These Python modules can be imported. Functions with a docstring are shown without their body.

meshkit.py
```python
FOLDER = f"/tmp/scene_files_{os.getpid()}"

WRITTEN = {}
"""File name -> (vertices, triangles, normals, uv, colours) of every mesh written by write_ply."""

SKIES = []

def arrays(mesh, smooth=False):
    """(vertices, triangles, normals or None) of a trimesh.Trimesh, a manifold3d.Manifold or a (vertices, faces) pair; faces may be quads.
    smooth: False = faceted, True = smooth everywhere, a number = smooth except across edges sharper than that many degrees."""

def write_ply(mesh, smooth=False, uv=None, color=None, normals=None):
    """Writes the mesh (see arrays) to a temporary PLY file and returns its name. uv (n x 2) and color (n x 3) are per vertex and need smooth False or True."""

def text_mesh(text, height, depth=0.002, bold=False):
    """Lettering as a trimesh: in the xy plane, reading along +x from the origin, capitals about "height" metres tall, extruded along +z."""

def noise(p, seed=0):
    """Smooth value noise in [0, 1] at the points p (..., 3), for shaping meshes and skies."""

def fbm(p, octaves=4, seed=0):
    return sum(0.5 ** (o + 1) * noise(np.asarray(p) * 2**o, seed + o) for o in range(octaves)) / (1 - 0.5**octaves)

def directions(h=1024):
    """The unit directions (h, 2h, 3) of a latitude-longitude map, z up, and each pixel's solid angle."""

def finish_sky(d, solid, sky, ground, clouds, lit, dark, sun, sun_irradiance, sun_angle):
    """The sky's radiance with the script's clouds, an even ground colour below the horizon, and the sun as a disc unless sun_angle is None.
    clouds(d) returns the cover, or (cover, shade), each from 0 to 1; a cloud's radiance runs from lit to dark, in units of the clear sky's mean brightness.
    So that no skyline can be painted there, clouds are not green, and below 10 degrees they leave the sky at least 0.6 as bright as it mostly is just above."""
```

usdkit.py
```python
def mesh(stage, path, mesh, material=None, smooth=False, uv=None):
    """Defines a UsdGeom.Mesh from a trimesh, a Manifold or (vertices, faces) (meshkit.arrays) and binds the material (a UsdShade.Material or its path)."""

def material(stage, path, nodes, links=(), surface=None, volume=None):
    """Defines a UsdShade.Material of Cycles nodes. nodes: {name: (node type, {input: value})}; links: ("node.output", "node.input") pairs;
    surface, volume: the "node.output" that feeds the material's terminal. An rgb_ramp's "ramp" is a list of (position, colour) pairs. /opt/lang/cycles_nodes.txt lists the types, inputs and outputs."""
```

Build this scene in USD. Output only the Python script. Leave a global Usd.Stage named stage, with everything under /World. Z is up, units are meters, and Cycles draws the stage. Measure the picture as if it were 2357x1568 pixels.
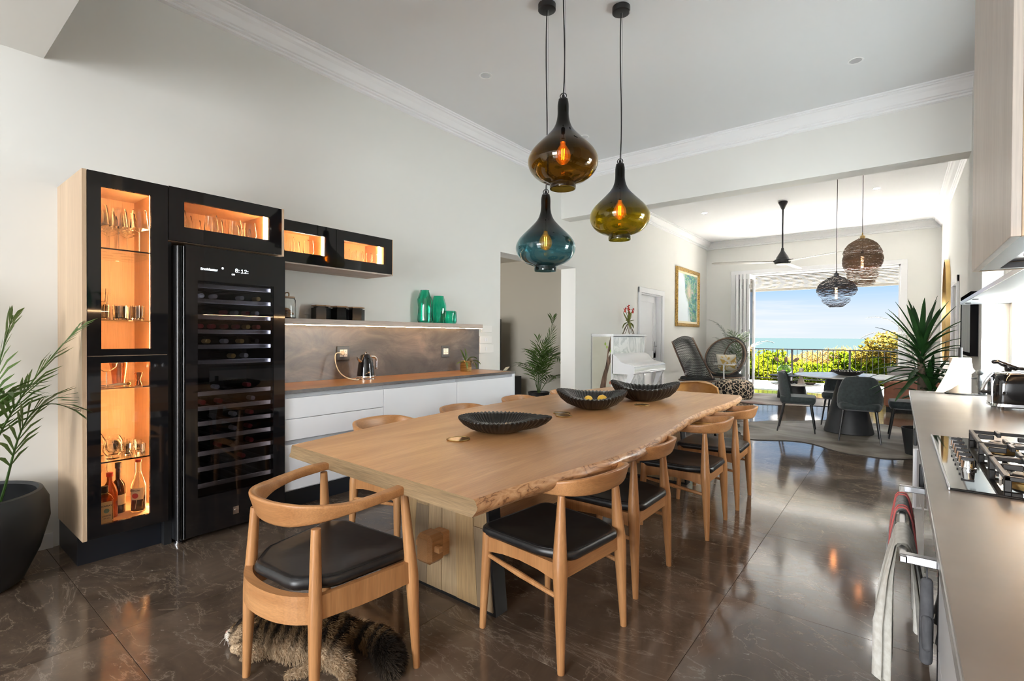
import math, random
import numpy as np, trimesh, manifold3d as m3, usdkit, meshkit
from shapely.geometry import Polygon
from pxr import Usd, UsdGeom, UsdLux, UsdShade, Sdf, Gf, Vt

random.seed(7); rng = np.random.default_rng(7)
stage = Usd.Stage.CreateInMemory()
UsdGeom.SetStageUpAxis(stage, 'Z'); UsdGeom.SetStageMetersPerUnit(stage, 1.0)
UsdGeom.Xform.Define(stage, '/World'); UsdGeom.Scope.Define(stage, '/World/Looks')
pi = math.pi

# ------------------------------------------------------------------ camera, sky, sun, window light, exposure
cam = UsdGeom.Camera.Define(stage, '/World/Camera')
yaw, pitch, roll = [math.radians(a) for a in (37.976, -0.495, 0.302)]
fw = np.array([-math.sin(yaw)*math.cos(pitch), math.cos(yaw)*math.cos(pitch), math.sin(pitch)])
rt = np.array([math.cos(yaw), math.sin(yaw), 0]); up = np.cross(rt, fw)
r2, u2 = rt*math.cos(roll)+up*math.sin(roll), -rt*math.sin(roll)+up*math.cos(roll)
cm = Gf.Matrix4d(*[float(v) for v in (*r2, 0, *u2, 0, *(-fw), 0, 0, 0, 1.3, 1)])
cam.AddTransformOp().Set(cm)
cam.CreateHorizontalApertureAttr(36.0); cam.CreateFocalLengthAttr(36.0*1143.3/2357)
cam.CreateVerticalApertureAttr(36.0*1568/2357); cam.CreateClippingRangeAttr(Gf.Vec2f(0.02, 60000))
cam.CreateExposureAttr(1.22)

def mat(name, nodes, links=(), surface='p.BSDF', volume=None):
    return usdkit.material(stage, '/World/Looks/'+name, nodes, links, surface=surface, volume=volume)

# clear blue sky with thin streaky cloud, paler towards the horizon
sky_mat = mat('sky', {
    'tc': ('texture_coordinate', {}), 'xyz': ('separate_xyz', {}),
    'grad': ('rgb_ramp', {'ramp': [(0, (.80, .88, .94)), (.045, (.74, .85, .96)), (.085, (.46, .70, 1.0)), (.13, (.40, .65, .99)), (.45, (.30, .54, .92)), (1, (.18, .40, .8))]}),
    'mp': ('mapping', {'scale': (1.3, 1.3, 26.0)}),
    'nz': ('noise_texture', {'scale': 2.1, 'detail': 6.0, 'roughness': .58, 'distortion': .5}),
    'cl': ('rgb_ramp', {'ramp': [(.44, (0, 0, 0)), (.68, (1, 1, 1))]}),
    'lo': ('rgb_ramp', {'ramp': [(0, (.9, .9, .9)), (.05, (.9, .9, .9)), (.085, (.5, .5, .5)), (.13, (.55, .55, .55)), (.4, (.5, .5, .5)), (1, (.4, .4, .4))]}),
    'mul': ('mix', {'mix_type': 'multiply', 'fac': 1.0}),
    'mx': ('mix', {'mix_type': 'mix', 'color2': (.93, .95, .98)}),
    'b': ('background_shader', {'strength': .45})},
    [('tc.generated', 'xyz.vector'), ('xyz.z', 'grad.fac'), ('tc.generated', 'mp.vector'), ('mp.vector', 'nz.vector'), ('nz.fac', 'cl.fac'),
     ('xyz.z', 'lo.fac'), ('cl.color', 'mul.color1'), ('lo.color', 'mul.color2'), ('mul.color', 'mx.fac'), ('grad.color', 'mx.color1'), ('mx.color', 'b.color')],
    surface='b.background')
dome = UsdLux.DomeLight.Define(stage, '/World/Sky'); dome.CreateIntensityAttr(1.0)
UsdShade.MaterialBindingAPI.Apply(dome.GetPrim()).Bind(sky_mat)
sun = UsdLux.DistantLight.Define(stage, '/World/Sun')
sun.AddRotateXYZOp().Set((-38, -4, 0)); sun.CreateIntensityAttr(280000); sun.CreateAngleAttr(.53); sun.CreateColorAttr(Gf.Vec3f(1, .97, .93))

def rect(name, loc, rot, w, h, inten, col=(1, 1, 1)):
    l = UsdLux.RectLight.Define(stage, '/World/'+name); l.AddTranslateOp().Set(loc); l.AddRotateXYZOp().Set(rot)
    l.CreateWidthAttr(w); l.CreateHeightAttr(h); l.CreateIntensityAttr(inten); l.CreateColorAttr(Gf.Vec3f(*col)); return l
# daylight through the garden windows of the kitchen end, behind the camera
rect('WindowLight', (-.75, -5.62, 1.6), (90, 0, 0), 2.3, 2.5, 12.5, (.96, .98, 1))

# window over the right-hand counter, added to light the opposite wall
rect('WindowLight_002', (.83, 4.84, 1.6), (0, 90, 0), 1.1, .95, 15., (.93, 1, 1))

# unseen hall side window, added to brighten the hall
rect('WindowLight_003', (-6.2, 4.12, 1.5), (90, 0, 0), 1.8, 1.4, 3.2, (1, .98, .94))

# ------------------------------------------------------------------ helpers
used = {}
def numbered(parent, name):
    k = parent+'/'+name
    if k not in used:
        used[k] = 0; return k
    used[k] += 1; return f'{k}_{used[k]:03d}'
def P(parent):
    return '/World' if parent is None else (parent if isinstance(parent, str) else str(parent.GetPath()))
M = {}
def obj(name, mesh, m, parent=None, smooth=35, label=None, kind=None):
    if isinstance(mesh, list): mesh = trimesh.util.concatenate(mesh)
    g = usdkit.mesh(stage, numbered(P(parent), name), mesh, M[m] if isinstance(m, str) else m, smooth=smooth)
    p = g.GetPrim()
    if label: p.SetCustomDataByKey('label', label)
    if kind: p.SetCustomDataByKey('kind', kind)
    return p
def tag(p, label, cat, group=None, kind=None):
    p.SetCustomDataByKey('label', label); p.SetCustomDataByKey('category', cat)
    if group: p.SetCustomDataByKey('group', group)
    if kind: p.SetCustomDataByKey('kind', kind)
    return p
def thing(name, label, cat, loc=(0, 0, 0), rz=0, group=None, scale=None, kind=None, rot=None):
    x = UsdGeom.Xform.Define(stage, numbered('/World', name)); x.AddTranslateOp().Set(tuple(float(v) for v in loc))
    if rot is not None: x.AddRotateXYZOp().Set(tuple(float(v) for v in rot))
    else: x.AddRotateZOp().Set(float(rz))
    if scale is not None: x.AddScaleOp().Set((scale,)*3 if np.isscalar(scale) else tuple(scale))
    return tag(x.GetPrim(), label, cat, group, kind)
def dup(root, loc, rz=0, label=None, group=None, scale=None, rot=None):
    was = root.GetCustomData()
    name = root.GetName().rstrip('0123456789'); name = name[:-1] if name.endswith('_') else name
    r = thing(name, label or was['label'], was['category'], loc, rz, group or was.get('group'), scale, rot=rot)
    r.GetReferences().AddInternalReference(root.GetPath()); r.SetInstanceable(True); return r
def struct(name, mesh, m, parent=None, smooth=False):
    p = obj(name, mesh, m, parent, smooth)
    if parent is None: p.SetCustomDataByKey('kind', 'structure')
    return p
def cat(*ms): return trimesh.util.concatenate([x for m in ms for x in (m if isinstance(m, list) else [m])])
def tm(man):
    q = man.to_mesh(); return trimesh.Trimesh(q.vert_properties[:, :3], q.tri_verts, process=False)
def box(x0, y0, z0, x1, y1, z1, b=0.0):
    if b <= 0:
        m = trimesh.creation.box([x1-x0, y1-y0, z1-z0]); m.apply_translation([(x0+x1)/2, (y0+y1)/2, (z0+z1)/2]); return m
    pts = []
    for x, sx in ((x0, 1), (x1, -1)):
        for y, sy in ((y0, 1), (y1, -1)):
            for z, sz in ((z0, 1), (z1, -1)):
                pts += [(x, y+sy*b, z+sz*b), (x+sx*b, y, z+sz*b), (x+sx*b, y+sy*b, z)]
    return tm(m3.Manifold.hull_points(np.array(pts)))
def cbox(c, s, b=0.0): return box(c[0]-s[0]/2, c[1]-s[1]/2, c[2]-s[2]/2, c[0]+s[0]/2, c[1]+s[1]/2, c[2]+s[2]/2, b)
def loft(rings, caps=True, closed=False):
    R = np.asarray(rings, float); k, n, _ = R.shape; v = R.reshape(-1, 3); f = []
    i = np.arange(n); j = (i+1) % n
    for a in range(k if closed else k-1):
        b = (a+1) % k
        f.append(np.stack([a*n+i, a*n+j, b*n+j], 1)); f.append(np.stack([a*n+i, b*n+j, b*n+i], 1))
    if caps and not closed:
        c0, c1 = len(v), len(v)+1; v = np.vstack([v, R[0].mean(0), R[-1].mean(0)])
        f.append(np.stack([np.full(n, c0), j, i], 1)); f.append(np.stack([np.full(n, c1), (k-1)*n+i, (k-1)*n+j], 1))
    m = trimesh.Trimesh(v, np.vstack(f), process=False)
    if m.volume < 0: m.invert()
    return m
def lathe(prof, n=32, c=(0, 0, 0), closed=False):
    a = np.linspace(0, 2*pi, n, endpoint=False)
    R = [[(c[0]+max(r, 1e-4)*math.cos(t), c[1]+max(r, 1e-4)*math.sin(t), c[2]+z) for t in a] for r, z in prof]
    return loft(R, caps=not closed, closed=closed)
def frames(pts):
    pts = np.asarray(pts, float); t = np.gradient(pts, axis=0); t /= np.linalg.norm(t, axis=1)[:, None]+1e-12
    n0 = np.cross(t[0], [0, 0, 1.]);
    if np.linalg.norm(n0) < 1e-3: n0 = np.cross(t[0], [1., 0, 0])
    n0 /= np.linalg.norm(n0); N = [n0]
    for k in range(1, len(pts)):
        v = N[-1]-t[k]*np.dot(N[-1], t[k]); N.append(v/(np.linalg.norm(v)+1e-12))
    N = np.array(N); return t, N, np.cross(t, N)
def tube(pts, r, n=8, caps=True):
    pts = np.asarray(pts, float); r = np.full(len(pts), r) if np.isscalar(r) else np.asarray(r, float)
    t, N, B = frames(pts); a = np.linspace(0, 2*pi, n, endpoint=False)
    return loft([[p+rr*(math.cos(x)*u+math.sin(x)*w) for x in a] for p, rr, u, w in zip(pts, r, N, B)], caps)
def poly(pts, n=24):                                      # evenly spaced points along straight segments
    pts = np.asarray(pts, float); s = np.r_[0, np.cumsum(np.linalg.norm(np.diff(pts, axis=0), axis=1))]; u = np.linspace(0, s[-1], n)
    return np.c_[[np.interp(u, s, pts[:, k]) for k in range(3)]].T
def spline(pts, n=24):
    from scipy.interpolate import CubicSpline
    pts = np.asarray(pts, float); s = np.r_[0, np.cumsum(np.linalg.norm(np.diff(pts, axis=0), axis=1))]
    return CubicSpline(s, pts)(np.linspace(0, s[-1], n))
def prism(poly, h, z0=0.0):
    m = trimesh.creation.extrude_polygon(poly if isinstance(poly, Polygon) else Polygon(poly), h, engine='earcut'); m.apply_translation([0, 0, z0]); return m
def remap(m, A, t=(0, 0, 0)):
    T = np.eye(4); T[:3, :3] = A; T[:3, 3] = t; m = m.copy(); m.apply_transform(T)
    return m
XZ = np.array([[1, 0, 0], [0, 0, -1], [0, 1, 0.]])      # a drawing in xy stands up in xz, its thickness along -y
YZ = np.array([[0, 0, 1], [1, 0, 0], [0, 1, 0.]])        # a drawing in xy stands in yz, thickness along +x
def mv(m, t): m = m.copy(); m.apply_translation(t); return m
def rot(m, deg, ax, p=(0, 0, 0)):
    m = m.copy(); m.apply_transform(trimesh.transformations.rotation_matrix(math.radians(deg), ax, p)); return m
def ringframe(x0, y0, x1, y1, w):                         # a rectangle with a rectangular hole
    return Polygon([(x0, y0), (x1, y0), (x1, y1), (x0, y1)], [[(x0+w, y0+w), (x1-w, y0+w), (x1-w, y1-w), (x0+w, y1-w)]])
def rbar(p0, p1, w0, w1, n=10):                           # round tapering bar
    return tube([p0, p1], [w0, w1], n)
def hulls(chain):                                        # [(p, r), ...] consecutive spheres hulled and joined
    out = m3.Manifold()
    for (p, r), (q, s) in zip(chain[:-1], chain[1:]):
        a = m3.Manifold.sphere(r, 20).translate(tuple(map(float, p))); b = m3.Manifold.sphere(s, 20).translate(tuple(map(float, q)))
        out += m3.Manifold.batch_hull([a, b])
    return out

# ------------------------------------------------------------------ materials
def pbr(name, color, rough=.5, **kw):
    M[name] = mat(name, {'p': ('principled_bsdf', dict(base_color=color, roughness=rough, **kw))}); return M[name]
def tex(name, stops, scale=5., stretch=(1, 1, 1), rough=.5, detail=5., dist=0., bump=0., bdist=.002, rnd=False, nrough=.5, **kw):
    n = {'tc': ('texture_coordinate', {}), 'mp': ('mapping', {'scale': stretch}),
         'nz': ('noise_texture', {'scale': scale, 'detail': detail, 'distortion': dist, 'roughness': nrough}), 'rp': ('rgb_ramp', {'ramp': stops}),
         'p': ('principled_bsdf', dict(roughness=rough, **kw))}
    l = [('tc.object', 'mp.vector'), ('mp.vector', 'nz.vector'), ('nz.fac', 'rp.fac'), ('rp.color', 'p.base_color')]
    if rnd:
        n['oi'] = ('object_info', {}); n['mm'] = ('math', {'math_type': 'multiply', 'value2': 37.0}); n['cx'] = ('combine_xyz', {})
        l += [('oi.random', 'mm.value1'), ('mm.value', 'cx.x'), ('mm.value', 'cx.y'), ('mm.value', 'cx.z'), ('cx.vector', 'mp.location')]
    if bump:
        n['bp'] = ('bump', {'strength': bump, 'distance': bdist}); l += [('nz.fac', 'bp.height'), ('bp.normal', 'p.normal')]
    M[name] = mat(name, n, l); return M[name]
def wood(name, dark, light, axis=1, scale=9., rough=.38, grain=.12, figure=1.6, **kw):
    s = [1., 1., 1.]; s[axis] = .09; s2 = [14., 14., 14.]; s2[axis] = .5
    M[name] = mat(name, {'tc': ('texture_coordinate', {}), 'oi': ('object_info', {}), 'mm': ('math', {'math_type': 'multiply', 'value2': 29.0}), 'cx': ('combine_xyz', {}),
        'ad': ('mix', {'mix_type': 'add', 'fac': 1.0}),
        'mp': ('mapping', {'scale': s}), 'mq': ('mapping', {'scale': s2}),
        'nz': ('noise_texture', {'scale': scale, 'detail': 4., 'distortion': figure, 'roughness': .55}), 'nf': ('noise_texture', {'scale': 16., 'detail': 2.}),
        'rp': ('rgb_ramp', {'ramp': [(.25, dark), (.5, tuple(.5*(a+b) for a, b in zip(dark, light))), (.72, light)]}),
        'rf': ('rgb_ramp', {'ramp': [(.3, (1-grain*1.6,)*3), (.65, (1, 1, 1))]}), 'mx': ('mix', {'mix_type': 'multiply', 'fac': 1.0}),
        'bp': ('bump', {'strength': .12, 'distance': .002}), 'p': ('principled_bsdf', dict(roughness=rough, **kw))},
        [('oi.random', 'mm.value1'), ('mm.value', 'cx.x'), ('mm.value', 'cx.y'), ('tc.object', 'ad.color1'), ('cx.vector', 'ad.color2'), ('ad.color', 'mp.vector'), ('ad.color', 'mq.vector'),
         ('mp.vector', 'nz.vector'), ('mq.vector', 'nf.vector'), ('nz.fac', 'rp.fac'), ('nf.fac', 'rf.fac'), ('rp.color', 'mx.color1'), ('rf.color', 'mx.color2'),
         ('mx.color', 'p.base_color'), ('nf.fac', 'bp.height'), ('bp.normal', 'p.normal')]); return M[name]
def emit(name, color, s):
    M[name] = mat(name, {'e': ('emission', {'color': color, 'strength': s})}, surface='e.emission'); return M[name]
def pane(name, tint=(1, 1, 1), ior=1.5, rough=0.0, gl=(1, 1, 1)):
    M[name] = mat(name, {'f': ('fresnel', {'IOR': ior}), 't': ('transparent_bsdf', {'color': tint}), 'g': ('glossy_bsdf', {'color': gl, 'roughness': rough}), 'm': ('mix_closure', {})},
        [('f.fac', 'm.fac'), ('t.BSDF', 'm.closure1'), ('g.BSDF', 'm.closure2')], surface='m.closure'); return M[name]
def leafmat(name, stops, scale=3., rough=.4, trans=.35, spec=.5):
    M[name] = mat(name, {'tc': ('texture_coordinate', {}), 'oi': ('object_info', {}), 'nz': ('noise_texture', {'scale': scale, 'detail': 3.}), 'rp': ('rgb_ramp', {'ramp': stops}),
        'p': ('principled_bsdf', {'roughness': rough, 'specular_ior_level': spec}), 't': ('translucent_bsdf', {}), 'm': ('mix_closure', {'fac': trans})},
        [('tc.object', 'nz.vector'), ('nz.fac', 'rp.fac'), ('rp.color', 'p.base_color'), ('rp.color', 't.color'), ('p.BSDF', 'm.closure1'), ('t.BSDF', 'm.closure2')], surface='m.closure'); return M[name]

pbr('wall', (.74, .735, .70), .6)
pbr('ceiling', (.76, .77, .78), .7)
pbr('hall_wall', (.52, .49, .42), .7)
pbr('trim', (.84, .84, .85), .4)
pbr('white_paint', (.82, .82, .83), .3)
pbr('white_lacquer', (.8, .81, .84), .28)
pbr('grey_channel', (.42, .44, .47), .35)
pbr('black_matte', (.012, .013, .015), .5)
pbr('plinth_black', (.010, .013, .019), .35)
pbr('black_gloss', (.006, .006, .007), .04, coat_weight=.6)
pbr('black_metal', (.013, .013, .014), .33)
pbr('charcoal_metal', (.012, .012, .013), .8, specular_ior_level=0.)
pbr('chrome', (.82, .82, .84), .06, metallic=1.)
pbr('steel', (.6, .6, .62), .26, metallic=1.)
pbr('brass', (.62, .43, .18), .28, metallic=1.)
pbr('copper', (.62, .3, .16), .25, metallic=1.)
pbr('gold', (.58, .40, .16), .25, metallic=1.)
pane('pane', (1, 1, 1)); pane('fridge_pane', (.5, .5, .53), 1.45)
emit('led_warm', (1, .52, .21), 34.); emit('led_shelf', (1, .6, .3), 20.); emit('led_soft', (1, .6, .3), 26.)
emit('lamp_white', (1, .97, .93), 26.); emit('filament', (1, .42, .08), 26.); emit('display', (.85, .95, 1), 1.3)
tex('leather_black', [(.3, (.010, .010, .011)), (.7, (.02, .019, .019))], 60, rough=.36, bump=.12, bdist=.0008)
wood('oak_pale', (.50, .35, .225), (.66, .49, .33), 2, 7., .42, .08, .6)
wood('teak', (.38, .165, .058), (.58, .295, .12), 2, 8., .36, .12, 1.5)
wood('teak_across', (.38, .165, .058), (.58, .295, .12), 0, 8., .36, .12, 1.5)
wood('slab', (.47, .225, .088), (.69, .375, .165), 1, 3.2, .30, .10, 2.2)
wood('slab_end', (.22, .14, .068), (.36, .245, .13), 0, 9., .5, .2, 2.)
wood('counter_wood', (.34, .16, .06), (.50, .26, .11), 1, 7., .3, .12, .8)
wood('cabinet_inside', (.70, .46, .28), (.82, .57, .37), 2, 6., .5, .07, .5)
# polished dark brown marble: drifting ground, pale veins, flecks; every tile cut from another spot of the stone
M['floor_marble'] = mat('floor_marble', {
    'tc': ('texture_coordinate', {}), 'oi': ('object_info', {}), 'mm': ('math', {'math_type': 'multiply', 'value2': 41.0}), 'cx': ('combine_xyz', {}),
    'ad': ('mix', {'mix_type': 'add', 'fac': 1.0}),
    'n1': ('noise_texture', {'scale': 1.7, 'detail': 9.0, 'roughness': .62, 'distortion': .9}),
    'rb': ('rgb_ramp', {'ramp': [(.28, (.058, .041, .030)), (.5, (.115, .081, .058)), (.72, (.18, .132, .098))]}),
    'mp': ('mapping', {'scale': (1.0, 2.6, 1.0), 'rotation': (0, 0, .45)}),
    'n2': ('noise_texture', {'scale': 1.3, 'detail': 9.0, 'roughness': .62, 'distortion': .7}),
    's2': ('math', {'math_type': 'subtract', 'value2': .5}), 'a2': ('math', {'math_type': 'absolute'}),
    'rv': ('rgb_ramp', {'ramp': [(0, (.5, .5, .5)), (.003, (.25, .25, .25)), (.008, (.06, .06, .06)), (.03, (0, 0, 0))]}),
    'n3': ('noise_texture', {'scale': 3.4, 'detail': 8.0, 'roughness': .6, 'distortion': .8}),
    's3': ('math', {'math_type': 'subtract', 'value2': .47}), 'a3': ('math', {'math_type': 'absolute'}),
    'rw': ('rgb_ramp', {'ramp': [(0, (.5, .5, .5)), (.003, (.25, .25, .25)), (.008, (0, 0, 0))]}),
    'nm': ('noise_texture', {'scale': 1.3, 'detail': 3.0}), 'rm': ('rgb_ramp', {'ramp': [(.42, (0, 0, 0)), (.62, (1, 1, 1))]}),
    'mk': ('mix', {'mix_type': 'multiply', 'fac': 1.0}),
    'n4': ('noise_texture', {'scale': 17.0, 'detail': 3.0, 'distortion': 1.5}), 'rf': ('rgb_ramp', {'ramp': [(.69, (0, 0, 0)), (.72, (.3, .3, .3)), (.77, (.55, .55, .55))]}),
    'x1': ('mix', {'color2': (.34, .28, .22)}), 'x2': ('mix', {'color2': (.40, .32, .25)}), 'x3': ('mix', {'color2': (.36, .32, .27)}),
    'p': ('principled_bsdf', {'roughness': .10, 'specular_ior_level': .75})},
    [('oi.random', 'mm.value1'), ('mm.value', 'cx.x'), ('mm.value', 'cx.y'), ('mm.value', 'cx.z'), ('tc.object', 'ad.color1'), ('cx.vector', 'ad.color2'),
     ('ad.color', 'n1.vector'), ('n1.fac', 'rb.fac'), ('ad.color', 'mp.vector'), ('mp.vector', 'n2.vector'), ('n2.fac', 's2.value1'), ('s2.value', 'a2.value1'), ('a2.value', 'rv.fac'),
     ('ad.color', 'n3.vector'), ('n3.fac', 's3.value1'), ('s3.value', 'a3.value1'), ('a3.value', 'rw.fac'), ('ad.color', 'nm.vector'), ('nm.fac', 'rm.fac'), ('rw.color', 'mk.color1'), ('rm.color', 'mk.color2'),
     ('mp.vector', 'n4.vector'), ('n4.fac', 'rf.fac'), ('rb.color', 'x1.color1'), ('rv.color', 'x1.fac'), ('x1.color', 'x2.color1'), ('mk.color', 'x2.fac'), ('x2.color', 'x3.color1'), ('rf.color', 'x3.fac'),
     ('x3.color', 'p.base_color')])
pbr('screed', (.03, .025, .02), .8)
pbr('patio_tile', (.78, .76, .72), .5)
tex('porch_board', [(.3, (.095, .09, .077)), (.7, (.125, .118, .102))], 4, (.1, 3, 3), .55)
M['sea'] = mat('sea', {'d': ('diffuse_bsdf', {'color': (.0125, .0195, .0208)})}, surface='d.BSDF')
tex('soil', [(.3, (.02, .02, .008)), (.7, (.036, .032, .014))], .8, rough=.9)

WL, WR, LR, YF, YB, CE = -4.06, .68, .66, 13.6, -5.5, 3.78
# floor: sealed screed and marble tiles
floor = UsdGeom.Xform.Define(stage, '/World/floor').GetPrim(); floor.SetCustomDataByKey('kind', 'structure')
obj('screed', box(-8.2, YB-.2, -.14, LR+.3, YF, -.022), 'screed', floor, False)
xs = [-8.0]+[x for x in np.arange(-2.68-6, 1.5, 1.0) if -7.9 < x < LR-.05]+[WR]
ys = [YB]+[y for y in np.arange(.63-7, 14, 1.0) if YB+.1 < y < YF-.1]+[YF]
for i in range(len(xs)-1):
    for j in range(len(ys)-1):
        x0, x1, y0, y1 = xs[i], xs[i+1], ys[j], ys[j+1]
        if x1 <= WL-.01 and (y1 < 4.3 or y0 > 8.2): continue
        obj('tile', box(x0+.0008, y0+.0008, -.02, x1-.0008, y1-.0008, 0, .0008), 'floor_marble', floor, False)
# walls
TH = .27
struct('wall_left', cat(box(WL-TH, YB-.2, 0, WL, 4.95, CE), box(WL-TH, 4.95, 2.385, WL, 6.83, CE), box(WL-TH, 6.83, 0, WL, 9.32, CE), box(WL-TH, 9.32, 2.2, WL, 10.44, CE), box(WL-TH, 10.44, 0, WL, YF, CE)), 'wall')
struct('wall_far', cat(box(WL-TH, YF, -.1, -3.35, YF+.25, CE), box(-3.35, YF, 2.95, .02, YF+.25, CE), box(.02, YF, -.1, LR+.3, YF+.25, CE)), 'wall')
struct('wall_right', cat(box(WR, YB-.2, 0, WR+.2, 4.3, CE), box(WR, 4.3, 0, WR+.2, 5.37, .98), box(WR, 4.3, 2.2, WR+.2, 5.37, CE), box(WR, 5.37, 0, WR+.2, 5.5, CE), box(.52, 5.5, 0, WR+.2, 6.62, CE), box(LR, 6.62, 0, LR+.2, 9.55, CE), box(LR, 9.55, 2.12, LR+.2, 10.4, CE), box(LR, 10.4, 0, LR+.2, YF, CE)), 'wall')
wx = [-1.9, .4]
struct('wall_back', cat(box(WL-TH, YB-.2, 0, wx[0], YB, CE), box(wx[0], YB-.2, 0, wx[1], YB, .35), box(wx[0], YB-.2, 2.85, wx[1], YB, CE), box(wx[1], YB-.2, 0, WR+.2, YB, CE)), 'wall')
struct('ceiling', box(WL-TH, YB-.2, CE, LR+.3, YF+.25, CE+.2), 'ceiling')
struct('trim_1', box(WL, 6.40, 3.08, .52, 6.65, CE), 'wall')                      # downstand beam between kitchen and living room
struct('trim_2', box(WL, .30, 2.95, WR, .625, CE), 'wall')                        # bulkhead over the kitchen end
# windows behind the camera
for k, (a, b, z0, z1, n) in enumerate(((wx[0], wx[1],   .35, 2.85, 2),)):
    w = UsdGeom.Xform.Define(stage, f'/World/window_{k+1}').GetPrim(); w.SetCustomDataByKey('kind', 'structure')
    obj('frame', remap(prism(ringframe(a, z0, b, z1, .06), .08), XZ, (0, YB-.02, 0)), 'white_paint', w, False)
    for i in range(1, n): obj('mullion', box(a+(b-a)*i/n-.03, YB-.1, z0+.05, a+(b-a)*i/n+.03, YB-.03, z1-.05), 'white_paint', w, False)
w = UsdGeom.Xform.Define(stage, '/World/window_2').GetPrim(); w.SetCustomDataByKey('kind', 'structure')  # added counter window that carries light to the left wall
obj('frame', remap(prism(ringframe(4.3, .98, 5.37, 2.2, .03), .06), YZ, (WR+.06, 0, 0)), 'white_paint', w, False); obj('mullion', box(WR+.06, 4.82, 1.0, WR+.1, 4.85, 2.18), 'white_paint', w, False)
M['frosted'] = mat('frosted', {'t': ('transparent_bsdf', {'color': (.96, .97, .97)}), 'd': ('translucent_bsdf', {'color': (.9, .92, .92)}), 'm': ('mix_closure', {'fac': .35})}, [('t.BSDF', 'm.closure1'), ('d.BSDF', 'm.closure2')], surface='m.closure')
obj('pane', box(WR+.075, 4.32, 1.0, WR+.08, 5.35, 2.18), 'frosted', w, False)
# hall (television room) beyond the opening
struct('wall_hall', cat(box(-8.2, 8.2, 0, WL-TH, 8.4, 2.9), box(-8.2, 4.2, 0, -8.0, 8.2, 2.9), box(-8.2, 4.1, 0, -7.15, 4.3, 2.9), box(-7.15, 4.1, 0, -5.25, 4.3, .75), box(-7.15, 4.1, 2.25, -5.25, 4.3, 2.9), box(-5.25, 4.1, 0, WL-TH, 4.3, 2.9)), 'hall_wall')  # opening in the side wall holds the added hall window
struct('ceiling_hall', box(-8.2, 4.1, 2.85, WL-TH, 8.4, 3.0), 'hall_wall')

# cornices: stepped profile, d out from the wall, h down from the ceiling
prof = [(0, 0), (.145, 0), (.145, .014), (.128, .018), (.128, .03), (.112, .034), (.10, .052), (.082, .07), (.062, .10), (.05, .118), (.036, .124), (.036, .14), (.02, .146), (.02, .165), (0, .175)]
def cornice(name, p, q, nrm):
    p, q, n = np.array(p, float), np.array(q, float), np.array(nrm, float)
    rings = [[(e[0]+n[0]*d, e[1]+n[1]*d, CE-h) for d, h in prof] for e in (p, q)]
    struct(name, loft(rings), 'trim')
cornice('trim_3', (WL, .625), (WL, 6.40), (1, 0)); cornice('trim_4', (WL, 6.40), (WR, 6.40), (0, -1)); cornice('trim_5', (WR, .625), (WR, 6.40), (-1, 0))
cornice('trim_6', (WL, 6.65), (WL, YF), (1, 0)); cornice('trim_7', (WL, YF), (LR, YF), (0, -1)); cornice('trim_8', (LR, 6.65), (LR, YF), (-1, 0)); cornice('trim_9', (WL, 6.65), (LR, 6.65), (0, 1))
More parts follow.
